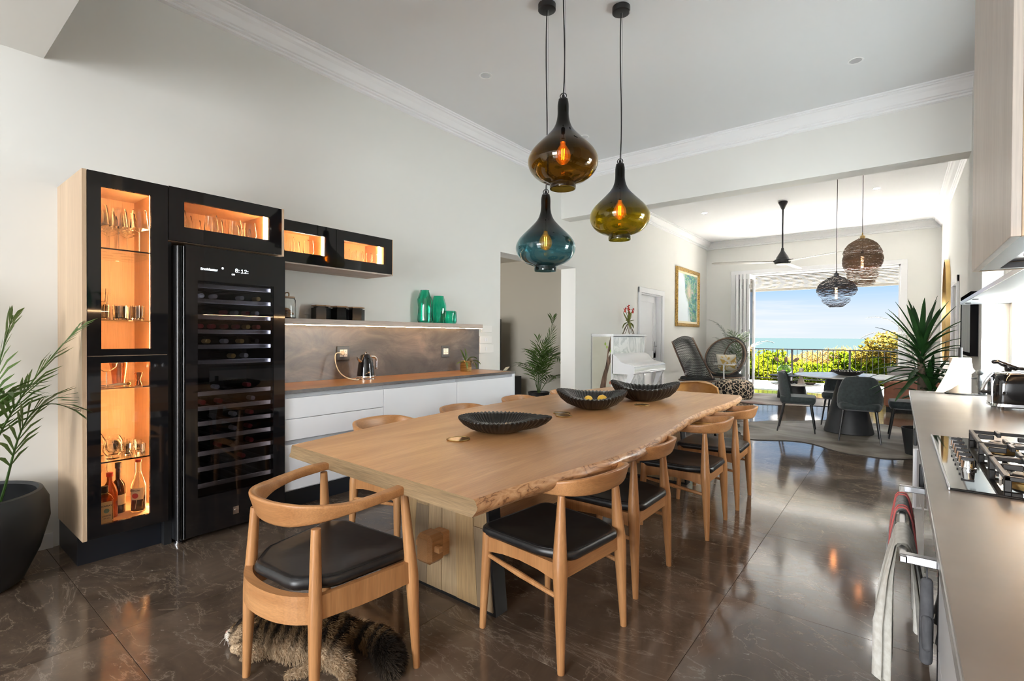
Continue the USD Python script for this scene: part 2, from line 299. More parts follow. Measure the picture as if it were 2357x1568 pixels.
# skirting
for nm, b in (('baseboard_left', cat(box(WL, YB, 0, WL+.012, .66, .09), box(WL, 4.62, 0, WL+.012, 4.95, .09), box(WL, 6.83, 0, WL+.012, 9.22, .09), box(WL, 10.54, 0, WL+.012, YF, .09))),
              ('baseboard_far', cat(box(WL, YF-.012, 0, -3.45, YF, .09), box(.12, YF-.012, 0, LR, YF, .09))), ('baseboard_right', box(LR-.012, 10.5, 0, LR, YF, .09)), ('baseboard_hall', box(-8, 8.188, 0, WL-TH, 8.2, .1))):
    struct(nm, b, 'white_paint')
# panelled door in the left wall of the living room
d = UsdGeom.Xform.Define(stage, '/World/door_1').GetPrim(); d.SetCustomDataByKey('kind', 'structure')
obj('architrave', cat(box(WL, 9.22, 0, WL+.03, 9.33, 2.29, .006), box(WL, 10.43, 0, WL+.03, 10.54, 2.29, .006), box(WL, 9.22, 2.18, WL+.031, 10.54, 2.29, .006)), 'white_paint', d, False)
obj('door_frame', cat(box(WL-.2, 9.32, 0, WL, 9.36, 2.2), box(WL-.2, 10.40, 0, WL, 10.44, 2.2), box(WL-.2, 9.32, 2.16, WL, 10.44, 2.2)), 'white_paint', d, False)
lf = obj('door_leaf', cat(remap(prism(ringframe(9.36, .01, 10.40, 2.16, .13), .045), YZ, (WL-.15, 0, 0)), box(WL-.15, 9.4, .05, WL-.125, 10.36, 2.1), box(WL-.15, 9.36, .85, WL-.105, 10.40, 1.0)), 'white_paint', d, False)
obj('door_handle', cat(box(WL-.105, 10.30, .95, WL-.098, 10.34, 1.2, .003), rbar((WL-.1, 10.32, 1.1), (WL-.055, 10.32, 1.1), .008, .008), rbar((WL-.06, 10.325, 1.1), (WL-.06, 10.19, 1.1), .008, .007)), 'steel', lf)
d = UsdGeom.Xform.Define(stage, '/World/door_2').GetPrim(); d.SetCustomDataByKey('kind', 'structure')
obj('architrave', cat(box(LR-.03, 9.45, 0, LR, 9.56, 2.21, .006), box(LR-.03, 10.39, 0, LR, 10.5, 2.21, .006), box(LR-.031, 9.45, 2.11, LR, 10.5, 2.21, .006)), 'white_paint', d, False)
obj('door_leaf', box(LR+.04, 9.55, .01, LR+.08, 10.4, 2.12), 'white_paint', d, False)
# frame of the wide opening to the terrace
d = UsdGeom.Xform.Define(stage, '/World/door_3').GetPrim(); d.SetCustomDataByKey('kind', 'structure')
obj('architrave', cat(box(-3.45, YF-.02, 0, -3.33, YF+.02, 3.0, .006), box(0., YF-.02, 0, .12, YF+.02, 3.0, .006), box(-3.45, YF-.021, 2.9, .12, YF+.02, 3.0, .006)), 'white_paint', d, False)
obj('jamb', cat(box(-3.35, YF, 0, -3.3, YF+.25, 2.92), box(-.03, YF, 0, .02, YF+.25, 2.92), box(-3.35, YF, 2.87, .02, YF+.25, 2.95)), 'white_paint', d, False)
obj('threshold', box(-3.35, YF-.01, -.02, .02, YF+.3, .006, .004), 'steel', d, False)

# ------------------------------------------------------------------ terrace, planting and sea
pt = UsdGeom.Xform.Define(stage, '/World/floor_terrace').GetPrim(); pt.SetCustomDataByKey('kind', 'structure')
obj('slab', box(-9, YF+.25, -.6, 5, 16.75, -.032), 'screed', pt, False)
for i in range(14):
    for j in range(3): obj('tile', box(-9+i+.003, 13.86+j*.96+.003, -.03, -8+i-.003, 13.86+j*.96+.957, -.008, .003), 'patio_tile', pt, False)
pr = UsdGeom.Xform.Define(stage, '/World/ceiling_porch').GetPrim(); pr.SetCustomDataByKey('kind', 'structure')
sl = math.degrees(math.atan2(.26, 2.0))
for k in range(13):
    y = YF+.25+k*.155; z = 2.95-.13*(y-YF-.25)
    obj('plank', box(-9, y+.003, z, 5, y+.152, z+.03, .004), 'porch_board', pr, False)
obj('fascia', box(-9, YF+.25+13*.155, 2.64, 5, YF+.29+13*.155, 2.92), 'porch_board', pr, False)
obj('roof_deck', cat(box(-9, YF+.2, 3.0, 5, YF+2.2, 3.1)), 'wall', pr, False)
rail = thing('balcony_railing', 'dark metal balcony railing with thin upright bars beyond the terrace door', 'railing', (0, 16.5, -.01))
obj('top_rail', box(-9, -.02, .955, 5, .02, .985, .005), 'charcoal_metal', rail, False); obj('bottom_rail', box(-9, -.012, .09, 5, .012, .115), 'charcoal_metal', rail, False)
for k in range(10): obj('post', box(-8.08+1.4*k-.025, -.025, 0, -8.08+1.4*k+.025, .025, .957, .004), 'charcoal_metal', rail, False)
for k in range(100):
    x = -8.08+.1273*(k+1)
    if x < 4.9 and (k+1) % 11: obj('baluster', box(x-.007, -.007, .112, x+.007, .007, .957), 'charcoal_metal', rail, False)
struct('ground_slope', trimesh.Trimesh([(-60, 16.75, -.5), (60, 16.75, -.5), (90, 30, -4), (-90, 30, -4), (-160, 90, -26), (160, 90, -26), (300, 160, -46), (-300, 160, -46)], [(0, 1, 2), (0, 2, 3), (3, 2, 5), (3, 5, 4), (4, 5, 6), (4, 6, 7)], process=False), 'soil')
sea = obj('sea', trimesh.Trimesh([(-40000, 100, -45), (40000, 100, -45), (40000, 45000, -45), (-40000, 45000, -45)], [(0, 1, 2), (0, 2, 3)], process=False), 'sea', smooth=False)
sea.SetCustomDataByKey('kind', 'structure')
leafmat('shrub_green', [(0.3, (0.023, 0.0473, 0.002)), (0.5, (0.069, 0.0998, 0.0045)), (0.7, (0.138, 0.147, 0.007))], 1.6, .7, .45, .0)
leafmat('shrub_lime', [(0.3, (0.0403, 0.063, 0.003)), (0.5, (0.115, 0.1313, 0.006)), (0.7, (0.184, 0.1628, 0.01))], 1.6, .7, .45, .0)
leafmat('shrub_russet', [(0.3, (0.1265, 0.0683, 0.015)), (0.5, (0.1955, 0.1208, 0.0325)), (0.7, (0.2415, 0.1575, 0.05))], 1.6, .7, .45, .0)
leafmat('tree_gold', [(0.3, (0.0499, 0.0416, 0.0065)), (0.5, (0.0998, 0.0728, 0.013)), (0.7, (0.1355, 0.0867, 0.0228))], 1.4, .7, .45, .0)
tex('bark', [(.3, (.10, .075, .05)), (.7, (.22, .17, .12))], 9, (1, 1, .2), .8)
def leafcloud(n, rad, size, seed, hollow=.45, asp=.5):
    r = np.random.default_rng(seed); d = r.normal(size=(n, 3)); d /= np.linalg.norm(d, axis=1)[:, None]
    lump = .72+.5*meshkit.noise(d*2.3+seed, seed); rr = (hollow+(1-hollow)*r.random(n)**.6)*lump
    c = d*rr[:, None]*rad
    a = r.normal(size=(n, 3)); a /= np.linalg.norm(a, axis=1)[:, None]; b = np.cross(a, r.normal(size=(n, 3))); b /= np.linalg.norm(b, axis=1)[:, None]
    s = size*(.6+.8*r.random(n))[:, None]
    v = np.stack([c-a*s, c+b*s*asp, c+a*s, c-b*s*asp], 1).reshape(-1, 3); k = np.arange(n)*4
    return trimesh.Trimesh(v, np.vstack([np.stack([k, k+1, k+2], 1), np.stack([k, k+2, k+3], 1)]), process=False)
protos = {}
def shrub(kind, m, x, y, z, s, label, rz, grp=None):
    if kind not in protos:
        t = thing(kind, label, 'shrub' if kind != 'coastal_tree' else 'tree', (x, y, z), rz, grp, s)
        if kind == 'coastal_tree':
            obj('crown', cat(mv(leafcloud(1500, (1.0, .8, .5), .07, 31), (0, 0, 1.75)), mv(leafcloud(900, (.6, .6, .4), .07, 32), (.8, 0, 1.35)), mv(leafcloud(900, (.6, .6, .4), .07, 33), (-.7, .1, 1.4))), m, t, False)
            for p in (((0, 0, -1), (.1, 0, .8), (0, 0, 1.8)), ((.05, 0, .3), (.5, 0, .9), (.85, 0, 1.4)), ((0, 0, .2), (-.4, .05, .8), (-.7, .1, 1.4))): obj('branch', tube(spline(p, 10), np.linspace(.06, .02, 10), 7), 'bark', t)
        else:
            obj('foliage', mv(leafcloud(2600, (.95, .8, .75), .075 if kind != 'plume_shrub' else .11, len(protos)+11, asp=.5 if kind != 'plume_shrub' else .12), (0, 0, .55)), m, t, False)
            for a in range(4): obj('stem', tube([(0, 0, -.6), (.12*math.cos(a*1.7), .12*math.sin(a*1.7), .1), (.4*math.cos(a*1.7), .4*math.sin(a*1.7), .6)], [.03, .025, .01], 6), 'bark', t)
        protos[kind] = t; return t
    return dup(protos[kind], (x, y, z), rz, label, grp, s)
G = 'hedge shrubs beyond the railing'
k = 0
for kind, m, lab, spots in (
    ('leafy_shrub', 'shrub_green', 'green leafy shrub in the hedge beyond the balcony railing', [(-4.3, 18.3, -.45, 1.0), (-2.9, 18.6, -.75, 1.0), (-1.9, 18.2, -.6, .85), (-.6, 18.6, -.5, .95), (-5.6, 18.4, -.5, 1.1), (-3.6, 19.4, -.6, 1.1), (1.6, 18.4, -.5, 1.1), (-1.2, 19.2, -.45, 1.0)]),
    ('lime_shrub', 'shrub_lime', 'yellow-green leafy shrub in the hedge beyond the balcony railing', [(-3.6, 18.0, -.6, .9), (-4.9, 18.0, -.7, .95), (-.1, 18.1, -.75, .9), (-2.3, 18.9, -.8, .95), (-1.3, 17.9, -.85, .85), (-.9, 19.8, -.5, 1.0)]),
    ('plume_shrub', 'shrub_russet', 'dry russet feathery shrub in the hedge beyond the balcony railing', [(-2.55, 19.8, -.5, 1.0), (-1.6, 19.6, -.35, 1.0), (-3.2, 20.2, -.7, 1.0), (-.2, 19.5, -.55, 1.0)])):
    for x, y, z, s in spots:
        k += 1; shrub(kind, m, x, y, z, s, lab, k*67 % 360, {'leafy_shrub': 'green hedge shrubs', 'lime_shrub': 'yellow-green hedge shrubs', 'plume_shrub': 'russet hedge shrubs'}[kind])
shrub('coastal_tree', 'tree_gold', -.05, 18.9, -.55, .9, 'low coastal tree with a golden crown, highest of the planting behind the railing', 20)
# ------------------------------------------------------------------ display cabinets, wine fridge and base units along the left wall
M['clear_glass'] = mat('clear_glass', {'p': ('principled_bsdf', {'base_color': (.98, .99, .98), 'roughness': 0.0, 'ior': 1.45, 'transmission_weight': 1.0})})
M['shelf_glass'] = mat('shelf_glass', {'p': ('principled_bsdf', {'base_color': (.86, .93, .88), 'roughness': 0.0, 'ior': 1.45, 'transmission_weight': 1.0})})
wood('oak_grey', (.42, .34, .28), (.58, .49, .42), 1, 8., .45, .15, .8)
tex('splash_stone', [(.26, (.060, .062, .068)), (.45, (.10, .098, .10)), (.58, (.155, .14, .135)), (.72, (.24, .205, .185))], 2.6, (1, .8, 1.9), .32, 9., .8, .12, .003, nrough=.62)
pbr('socket_grey', (.075, .09, .105), .35); pbr('white_plastic', (.82, .81, .78), .3); pbr('dark_hole', (.01, .01, .01), .6); pbr('cream_plastic', (.80, .72, .55), .35)
pbr('green_glass', (.10, .72, .54), .02, transmission_weight=1., ior=1.45); pbr('canister', (.009, .010, .011), .12); tex('cookie', [(.3, (.28, .11, .03)), (.7, (.52, .27, .10))], 40, rough=.8)
wood('lid_wood', (.36, .22, .12), (.52, .35, .21), 0, 9., .4)

def box_x(y0, z0, y1, z1, x0, x1, b=0.): return box(x0, y0, z0, x1, y1, z1, b)
def door_with_pane(t, y0, z0, y1, z1, wy0, wz0, wy1, wz1, x1, th=.02, nm='door', pm='pane'):
    fr = prism(Polygon([(y0, z0), (y1, z0), (y1, z1), (y0, z1)], [[(wy0, wz0), (wy1, wz0), (wy1, wz1), (wy0, wz1)]]), th)
    d_ = obj(nm, remap(fr, YZ, (x1-th, 0, 0)), 'black_gloss', t, False, 'glossy black frame door with a clear window')
    obj('pane', box(x1-th*.6, wy0-.004, wz0-.004, x1-th*.3, wy1+.004, wz1+.004), pm, d_, False)
    return d_
# tall display cabinet
c = thing('display_cabinet', 'tall pale oak display cabinet with glossy black glass doors and lit glass shelves', 'cabinet', (0, 0, 0))
X0 = -3.502
obj('side_panel', box(WL, .685, .168, -3.482, .706, 2.195, .001), 'oak_pale', c, False); obj('side_panel', box(WL, 1.068, .168, X0, 1.087, 2.195), 'cabinet_inside', c, False)
obj('top_panel', box(WL, .706, 2.175, X0, 1.068, 2.195), 'cabinet_inside', c, False); obj('bottom_panel', box(WL, .706, .168, X0, 1.068, .222), 'cabinet_inside', c, False)
obj('back_panel', box(WL, .706, .222, WL+.012, 1.068, 2.175), 'cabinet_inside', c, False); obj('middle_shelf', box(WL+.012, .706, 1.165, X0, 1.068, 1.19), 'cabinet_inside', c, False)
obj('inner_panel', box(WL+.012, .706, .222, X0, .712, 2.175), 'cabinet_inside', c, False)
for z in (1.777, 1.374, .988, .573): obj('glass_shelf', box(WL+.014, .714, z, X0-.012, 1.066, z+.008), 'shelf_glass', c, False, 'clear glass shelf')
obj('plinth', box(WL, .69, 0, -3.612, 1.087, .168), 'plinth_black', c, False)
door_with_pane(c, .708, 1.18, 1.086, 2.194, .768, 1.217, 1.0, 2.116, -3.482); door_with_pane(c, .708, .172, 1.086, 1.176, .766, .24, .995, 1.139, -3.482)
for z0, z1 in ((.225, 1.163), (1.192, 2.172)): obj('led_strip', box(-3.70, 1.054, z0, -3.684, 1.0675, z1), 'led_warm', c, False, 'warm glowing light strip')
# flap cabinet over the wine fridge
c = thing('flap_cabinet', 'wide black glass flap cabinet with a lit window above the wine fridge', 'cabinet')
obj('carcass', cat(box(WL, 1.09, 1.875, X0, 1.785, 1.895), box(WL, 1.09, 2.178, X0, 1.785, 2.198), box(WL, 1.09, 1.895, X0, 1.108, 2.178), box(WL, 1.767, 1.895, X0, 1.785, 2.178), box(WL, 1.108, 1.895, WL+.012, 1.767, 2.178)), 'cabinet_inside', c, False)
obj('side_panel', box(WL, 1.786, 1.862, -3.482, 1.803, 2.2, .001), 'oak_pale', c, False)
door_with_pane(c, 1.09, 1.872, 1.784, 2.197, 1.172, 1.962, 1.699, 2.12, -3.482, nm='flap')
obj('led_strip', box(-3.69, 1.752, 1.897, -3.674, 1.7665, 2.176), 'led_warm', c, False)
# wall cabinets
for k, (a, b, wa, wb, lab) in enumerate(((1.806, 2.333, 1.88, 2.240, 'black glass wall cabinet with a lit window beside the tall units'), (2.334, 2.905, 2.408, 2.825, 'black glass wall cabinet at the free end of the row, full of small glasses'))):
    c = thing('wall_cabinet', lab, 'cabinet'); xf = -3.682
    obj('carcass', cat(box(WL, a, 1.856, xf, b, 1.874), box(WL, a, 2.155, xf, b, 2.173), box(WL, a, 1.874, xf, a+.016, 2.155), box(WL, b-.016, 1.874, xf, b, 2.155), box(WL, a+.016, 1.874, WL+.012, b-.016, 2.155)), 'cabinet_inside', c, False)
    obj('bottom_panel', box(WL, a, 1.846, xf+.02, b, 1.856), 'oak_grey', c, False)
    if k: obj('end_panel', box(WL, b, 1.846, xf+.02, b+.012, 2.175, .001), 'oak_pale', c, False)
    door_with_pane(c, a+.002, 1.858, b-.002, 2.174, wa, 1.938, wb, 2.092, xf+.022)
    obj('led_strip', box(-3.83, b-.031, 1.876, -3.815, b-.0165, 2.153), 'led_warm', c, False)
# wine fridge
f = thing('wine_fridge', 'tall glossy black wine fridge with glass door and slim metal-fronted racks', 'fridge')
FX = -3.47
obj('body', cat(box(-4.05, 1.13, .03, -3.53, 1.145, 1.85), box(-4.05, 1.785, .03, -3.53, 1.80, 1.85), box(-4.05, 1.145, 1.80, -3.53, 1.785, 1.85), box(-4.05, 1.145, .03, -3.53, 1.785, .20), box(-4.05, 1.145, .2, -4.03, 1.785, 1.80)), 'black_matte', f, False)
obj('filler', box(-4.05, 1.089, 0, -3.56, 1.128, 1.87), 'black_matte', f, False)
dr = obj('door', remap(prism(Polygon([(1.175, .035), (1.803, .035), (1.803, 1.853), (1.175, 1.853)], [[(1.243, .27), (1.722, .27), (1.722, 1.64), (1.243, 1.64)]]), .045), YZ, (FX-.045, 0, 0)), 'black_gloss', f, False)
obj('pane', box(FX-.012, 1.24, .268, FX-.006, 1.725, 1.642), 'fridge_pane', dr, False)
obj('hinge_rail', cat(box(FX-.045, 1.128, .03, FX+.004, 1.143, 1.845, .004), box(FX-.045, 1.15, .03, FX-.004, 1.158, 1.845, .003), box(FX-.045, 1.163, .03, FX, 1.172, 1.845, .003)), 'black_metal', f, False)
obj('lock', cat(rbar((FX, 1.47, .135), (FX+.006, 1.47, .135), .009, .009, 16), box(FX, 1.452, .11, FX+.0015, 1.488, .16)), 'chrome', f)
for y in (1.15, 1.78): obj('foot', lathe([(.022, 0), (.022, .012), (.012, .014), (.012, .036)], 14, (-3.52, y, 0)), 'steel', f)
def letters(s, h, m, parent, loc, y_scale=1., bold=True, nm='lettering'):        # lettering on a plane facing +x, reading along +y
    t = meshkit.text_mesh(s, h, .0012, bold); t.apply_scale([y_scale, 1, 1]); return obj(nm, remap(t, YZ, loc), m, parent, False)
letters('SnoMaster', .0145, 'display', f, (FX+.0005, 1.257, 1.708)); letters('8:', .024, 'display', f, (FX+.0005, 1.462, 1.713), nm='display'); letters('12:', .024, 'display', f, (FX+.0005, 1.498, 1.711), nm='display')
letters('ON', .010, 'display', f, (FX+.0005, 1.442, 1.692), nm='display')
obj('power_button', rbar((FX, 1.388, 1.731), (FX+.0015, 1.388, 1.731), .007, .006, 16), 'display', f)
SZ = [1.61, 1.512, 1.408, 1.312, 1.213, 1.112, .906, .810, .711, .614, .515, .413, .305]
for k, z in enumerate(SZ):
    r_ = obj('rack', cat(*[box(-4.0, 1.16+.08*i, z-.004, -3.585, 1.175+.08*i, z+.006) for i in range(8)], box(-4.0, 1.15, z-.006, -3.98, 1.78, z+.006)), 'black_metal', f, False)
    obj('rack_front', box(-3.585, 1.15, z-.006, -3.568, 1.78, z+.022, .002), 'steel' if k < 6 else 'oak_grey', r_, False)
emit('led_fridge', (.85, .88, 1), 7.)
for y in (1.20, 1.757): obj('led_strip', box(-3.532, y, .3, -3.522, y+.008, 1.78), 'led_fridge', f, False)  # unseen strips added behind the door frame to brighten rack fronts
# wine bottles lying with the neck to the door
pbr('bottle_dark', (.012, .02, .012), .08, coat_weight=.5)
caps = {'white': (.75, .75, .74), 'red': (.30, .03, .035), 'gold': (.66, .45, .14), 'silver': (.5, .5, .52), 'black': (.02, .02, .02)}
for n_, c_ in caps.items(): pbr('foil_'+n_, c_, .3, metallic=.5 if n_ in ('gold', 'silver') else 0.)
bprof = [(0, 0), (.030, .0), (.037, .005), (.037, .19), (.034, .215), (.020, .245), (.0145, .26), (.0145, .30)]
def lying(prof, n=18): return rot(lathe(prof, n), 90, (0, 1, 0))
bproto = {}
def wine_bottle(col, y, z, lab):
    loc = (-3.93, y, z)
    if col in bproto: return dup(bproto[col], loc, 0, lab)
    t = thing('wine_bottle', lab, 'bottle', loc)
    obj('bottle_body', lying(bprof), 'bottle_dark', t); obj('foil', lying([(0.0155, .245), (.0158, .25), (.0158, .326), (.0135, .328), (0, .328)]), 'foil_'+col, t); bproto[col] = t; return t
rows = [(1, 'white white white gold', (.14, .31, .68, .92)), (2, 'red silver red silver', (.45, .60, .76, .90)), (3, 'red red red red gold red', (.13, .29, .46, .62, .77, .92)), (4, 'gold silver gold black', (.22, .46, .68, .90)), (5, 'gold silver', (.56, .74)),
        (6, 'silver red', (.34, .78)), (7, 'red red silver', (.16, .38, .84)), (8, 'black silver red', (.3, .58, .82)), (9, 'silver red', (.58, .8)), (10, 'red black red', (.37, .6, .82)), (11, 'black red', (.3, .7))]
ordn = ['first', 'second', 'third', 'fourth', 'fifth', 'sixth', 'seventh', 'eighth', 'ninth', 'tenth', 'eleventh', 'twelfth']
for k, cols, us in rows:
    for i, (c_, u_) in enumerate(zip(cols.split(), us)):
        wine_bottle(c_, 1.25+.465*u_, SZ[k]+.0065+.037, f'wine bottle with {c_} foil, {ordn[i]} from left on fridge rack {ordn[k]} from top')
# base units
def front(t, a, b, z0, z1, nm='drawer_front'): return obj(nm, box(-3.508, a+.0015, z0, -3.49, b-.0015, z1, .0015), 'white_lacquer', t, False)
bu = [(1.812, 2.683, [(.168, .500), (.532, .684), (.688, .838)], 'white base unit of three handleless drawers next to the wine fridge'), (2.684, 3.580, [(.168, .5), (.532, .838)], 'white handleless base unit of two deep drawers in the middle of the row'), (3.581, 4.500, [(.168, .5), (.532, .838)], 'white handleless base unit at the hall end of the row')]
for a, b, fr, lab in bu:
    t = thing('base_unit', lab, 'cabinet')
    obj('carcass', box(WL+.02, a, .15, -3.53, b, .872), 'white_lacquer', t, False); obj('grip_channel', cat(box(-3.535, a, .84, -3.512, b, .872), box(-3.535, a, .5, -3.512, b, .532)), 'grey_channel', t, False)
    for z0, z1 in fr: front(t, a, b, z0, z1)
    if b > 4.4: obj('end_panel', box(WL+.02, b, .0, -3.486, 4.522, .872, .001), 'white_lacquer', t, False)
    obj('plinth', box(WL+.1, a, 0, -3.612, b, .15), 'plinth_black', t, False)
t = thing('worktop', 'long wood worktop with a dark edge on the white base units', 'worktop')
obj('edge', box(WL+.013, 1.808, .8725, -3.48, 4.53, .8985, .001), 'splash_stone', t, False, 'dark stone-coloured edge'); obj('top_layer', box(WL+.014, 1.809, .8985, -3.482, 4.44, .9005), 'counter_wood', t, False)
obj('splashback', box(WL+.0005, 1.808, .8985, WL+.012, 4.53, 1.3885), 'splash_stone', None, False); tag(stage.GetPrimAtPath('/World/splashback'), 'mottled brown-grey splashback panel behind the kettle', 'splashback')
t = thing('floating_shelf', 'long pale grey wood wall shelf with a glowing strip under its front edge', 'shelf')
obj('board', box(WL+.0005, 1.806, 1.389, -3.845, 4.37, 1.435, .001), 'oak_grey', t, False); obj('led_strip', box(-3.862, 1.81, 1.381, -3.847, 4.36, 1.389), 'led_shelf', t, False, 'warm glowing light strip')
SH = 1.4355
# things on the wall shelf
t = thing('cookie_jar', 'glass jar of biscuits with a wooden lid and loop handle on the shelf', 'jar', (-3.955, 2.07, SH))
obj('jar_body', lathe([(.0, 0), (.062, 0), (.068, .006), (.068, .15), (.06, .165), (.056, .165), (.064, .148), (.064, .008), (0, .006)], 30), 'clear_glass', t)
ld = obj('lid', lathe([(0, .166), (.062, .166), (.062, .178), (0, .180)], 26), 'lid_wood', t); obj('handle', tube(spline([(-.03, 0, .178), (-.03, 0, .205), (0, 0, .212), (.03, 0, .205), (.03, 0, .178)], 14), .006, 8), 'lid_wood', ld)
for k, (x, y, z, a) in enumerate([(-.02, .015, .016, 0), (.025, -.01, .014, 30), (0, .0, .03, 60), (.02, .02, .042, 10), (-.02, -.015, .045, 0), (.0, .01, .06, 50), (.01, -.01, .075, 20)]):
    b_ = thing('biscuit', 'golden brown biscuit in the lidded glass jar', 'biscuit', (-3.955+x, 2.07+y, SH+z), a, 'biscuits in the glass jar'); obj('round', rot(lathe([(0, -.006), (.024, -.006), (.027, 0), (.022, .007), (0, .008)], 16), 12*((k % 3)-1), (1, 0, 0)), 'cookie', b_)
hexp = lambda r, n=6, a0=0: [(r*math.cos(2*pi*i/n+a0), r*math.sin(2*pi*i/n+a0)) for i in range(n)]
t0 = None
for k, (y, a) in enumerate(((2.375, 0), (2.555, 12), (2.725, 4))):
    lab = f'{["first", "second", "third"][k]} hexagonal black canister with wooden lid from left on the shelf'
    if t0: t = dup(t0, (-3.955, y, SH), a, lab)
    else:
        t0 = t = thing('canister', lab, 'canister', (-3.955, y, SH), a, 'black canisters on the wall shelf')
        obj('pot', prism(hexp(.079), .1, 0), 'canister', t, False); obj('neck', prism(hexp(.06), .012, .1), 'canister', t, False); obj('lid', prism(hexp(.078), .012, .112), 'lid_wood', t, False)
def facet_vase(prof, seed, n=10, th=.006):
    r = np.random.default_rng(seed); out = []
    a = np.linspace(0, 2*pi, n, endpoint=False)+.2
    inner = [(max(p-th, .001), z) for p, z in prof[::-1] if z > .006]; inner[-1] = (inner[-1][0], .008); full = prof+inner+[(.001, .008)]
    j = 1+.05*r.normal(size=(len(full), n)); j[len(prof):] = 1
    return loft([[(p*j[q, i]*math.cos(a[i]), p*j[q, i]*math.sin(a[i]), z) for i in range(n)] for q, (p, z) in enumerate(full)])
for y, prof, s, lab in ((3.565, [(.001, 0), (.064, 0), (.072, .03), (.076, .14), (.074, .24), (.046, .335), (.046, .345)], 3, 'tallest faceted emerald glass vase on the shelf'),
                        (3.762, [(.001, 0), (.062, 0), (.074, .03), (.084, .11), (.080, .2), (.056, .29), (.056, .297)], 4, 'middle-height faceted emerald glass vase on the shelf'),
                        (3.937, [(.001, 0), (.066, 0), (.074, .02), (.076, .08), (.07, .135), (.066, .142)], 5, 'shortest emerald glass vase on the shelf')):
    t = thing('glass_vase', lab, 'vase', (-3.953, y, SH)); obj('vessel', facet_vase(prof, s), 'green_glass', t, 30)

# glassware
def goblet(bowl, stem_h, stem_r, foot_r, nm, lab, loc, grp, n=24):
    t = thing(nm, lab, 'glass', loc, 0, grp)
    th = .0016; o = [(r, z+stem_h) for r, z in bowl]; i = [(max(r-th, 5e-4), z+stem_h+(th if k == len(bowl)-1 else 0)) for k, (r, z) in enumerate(bowl[::-1])]
    obj('bowl', lathe(o+i, n), 'clear_glass', t, 60); obj('stem', lathe([(stem_r, .004), (stem_r, stem_h+.002)], 10), 'clear_glass', t); obj('foot', lathe([(0, 0), (foot_r, 0), (foot_r, .0015), (stem_r*1.5, .005), (0, .005)], n), 'clear_glass', t); return t
W_ = [(.002, 0), (.030, .005), (.043, .03), (.041, .07), (.033, .125)]; SW = [(.002, 0), (.046, .022), (.040, .09), (.034, .135)]
FL_ = [(.002, 0), (.015, .01), (.026, .04), (.027, .075), (.023, .105)]; COUPE = [(.002, 0), (.02, .006), (.045, .03), (.052, .06)]
SN = [(.002, 0), (.03, .006), (.046, .035), (.043, .07), (.028, .10)]
def many(nm, bowl, sh, sr, fr, lab, grp, pts):
    t0 = None
    for x, y, z in pts:
        t0 = dup(t0, (x, y, z)) if t0 else goblet(bowl, sh, sr, fr, nm, lab, (x, y, z), grp)
many('wine_glass', SW, .13, .003, .034, 'clear long-stemmed wine glass on the top shelf of the tall lit cabinet', 'wine glasses on top shelf', [(x, y, 1.7856) for x, y in ((-3.66, .80), (-3.68, .895), (-3.64, .985), (-3.80, .78), (-3.82, .87), (-3.79, .965), (-3.93, .81), (-3.95, .91), (-3.93, 1.0))])
many('wine_glass', W_, .07, .003, .034, 'clear stemmed wine glass behind the lit flap window above the fridge', 'wine glasses in flap cabinet', [(x, y, 1.8955) for x, y in ((-3.62, 1.19), (-3.75, 1.27), (-3.60, 1.37), (-3.72, 1.45), (-3.62, 1.53), (-3.63, 1.63), (-3.80, 1.6), (-3.85, 1.36), (-3.86, 1.7), (-3.82, 1.18))])
many('wine_glass', W_, .07, .003, .034, 'clear stemmed wine glass in the wall cabinet nearest the tall units', 'wine glasses in first wall cabinet', [(x, y, 1.8745) for x, y in ((-3.78, 1.91), (-3.78, 2.0), (-3.79, 2.165), (-3.92, 1.96), (-3.92, 2.12))])
many('champagne_flute', FL_, .06, .0025, .026, 'small clear stemmed glass in the wall cabinet at the free end', 'small stemmed glasses in end cabinet', [(x, y, 1.8745) for x, y in ((-3.76, 2.43), (-3.76, 2.5), (-3.76, 2.57), (-3.76, 2.64), (-3.83, 2.465), (-3.83, 2.535), (-3.83, 2.605), (-3.83, 2.68), (-3.77, 2.73), (-3.77, 2.80))])
def tumbler(lab, grp, pts, r=.036, h=.085):
    t0 = None
    for x, y, z in pts:
        if t0: dup(t0, (x, y, z)); continue
        t0 = thing('tumbler', lab, 'glass', (x, y, z), 0, grp)
        obj('wall', loft([[(rr*math.cos(a), rr*math.sin(a), zz) for a in np.linspace(0, 2*pi, 12, endpoint=False)] for rr, zz in ((.001, 0), (r*.9, 0), (r, h), (r-.003, h), (r*.9-.003, .012), (.001, .012))]), 'clear_glass', t0, 25); obj('base', lathe([(0, .012), (r*.85, .012), (r*.85, .014), (0, .014)], 12), 'clear_glass', t0, False)
tumbler('cut clear tumbler on the second shelf of the tall lit cabinet', 'tumblers on second shelf', [(x, y, 1.3826) for x, y in ((-3.60, .88), (-3.58, .96), (-3.68, .90), (-3.67, .985), (-3.77, .885), (-3.76, .97), (-3.86, .86), (-3.86, .95), (-3.87, 1.02), (-3.66, .81))], .036, .088)
tumbler('tall clear tumbler stacked on a tumbler at the left of the second shelf', 'tall tumblers at left', [(-3.60, .788, 1.3826), (-3.60, .788, 1.4716)], .038, .088)
tumbler('small clear shot glass on the fourth shelf of the tall lit cabinet', 'shot glasses on fourth shelf', [(x, y, .5816) for x, y in ((-3.60, .92), (-3.59, .98), (-3.67, .93), (-3.66, .99), (-3.74, .94), (-3.74, 1.0), (-3.81, .92), (-3.81, .985), (-3.88, .95))], .022, .06)
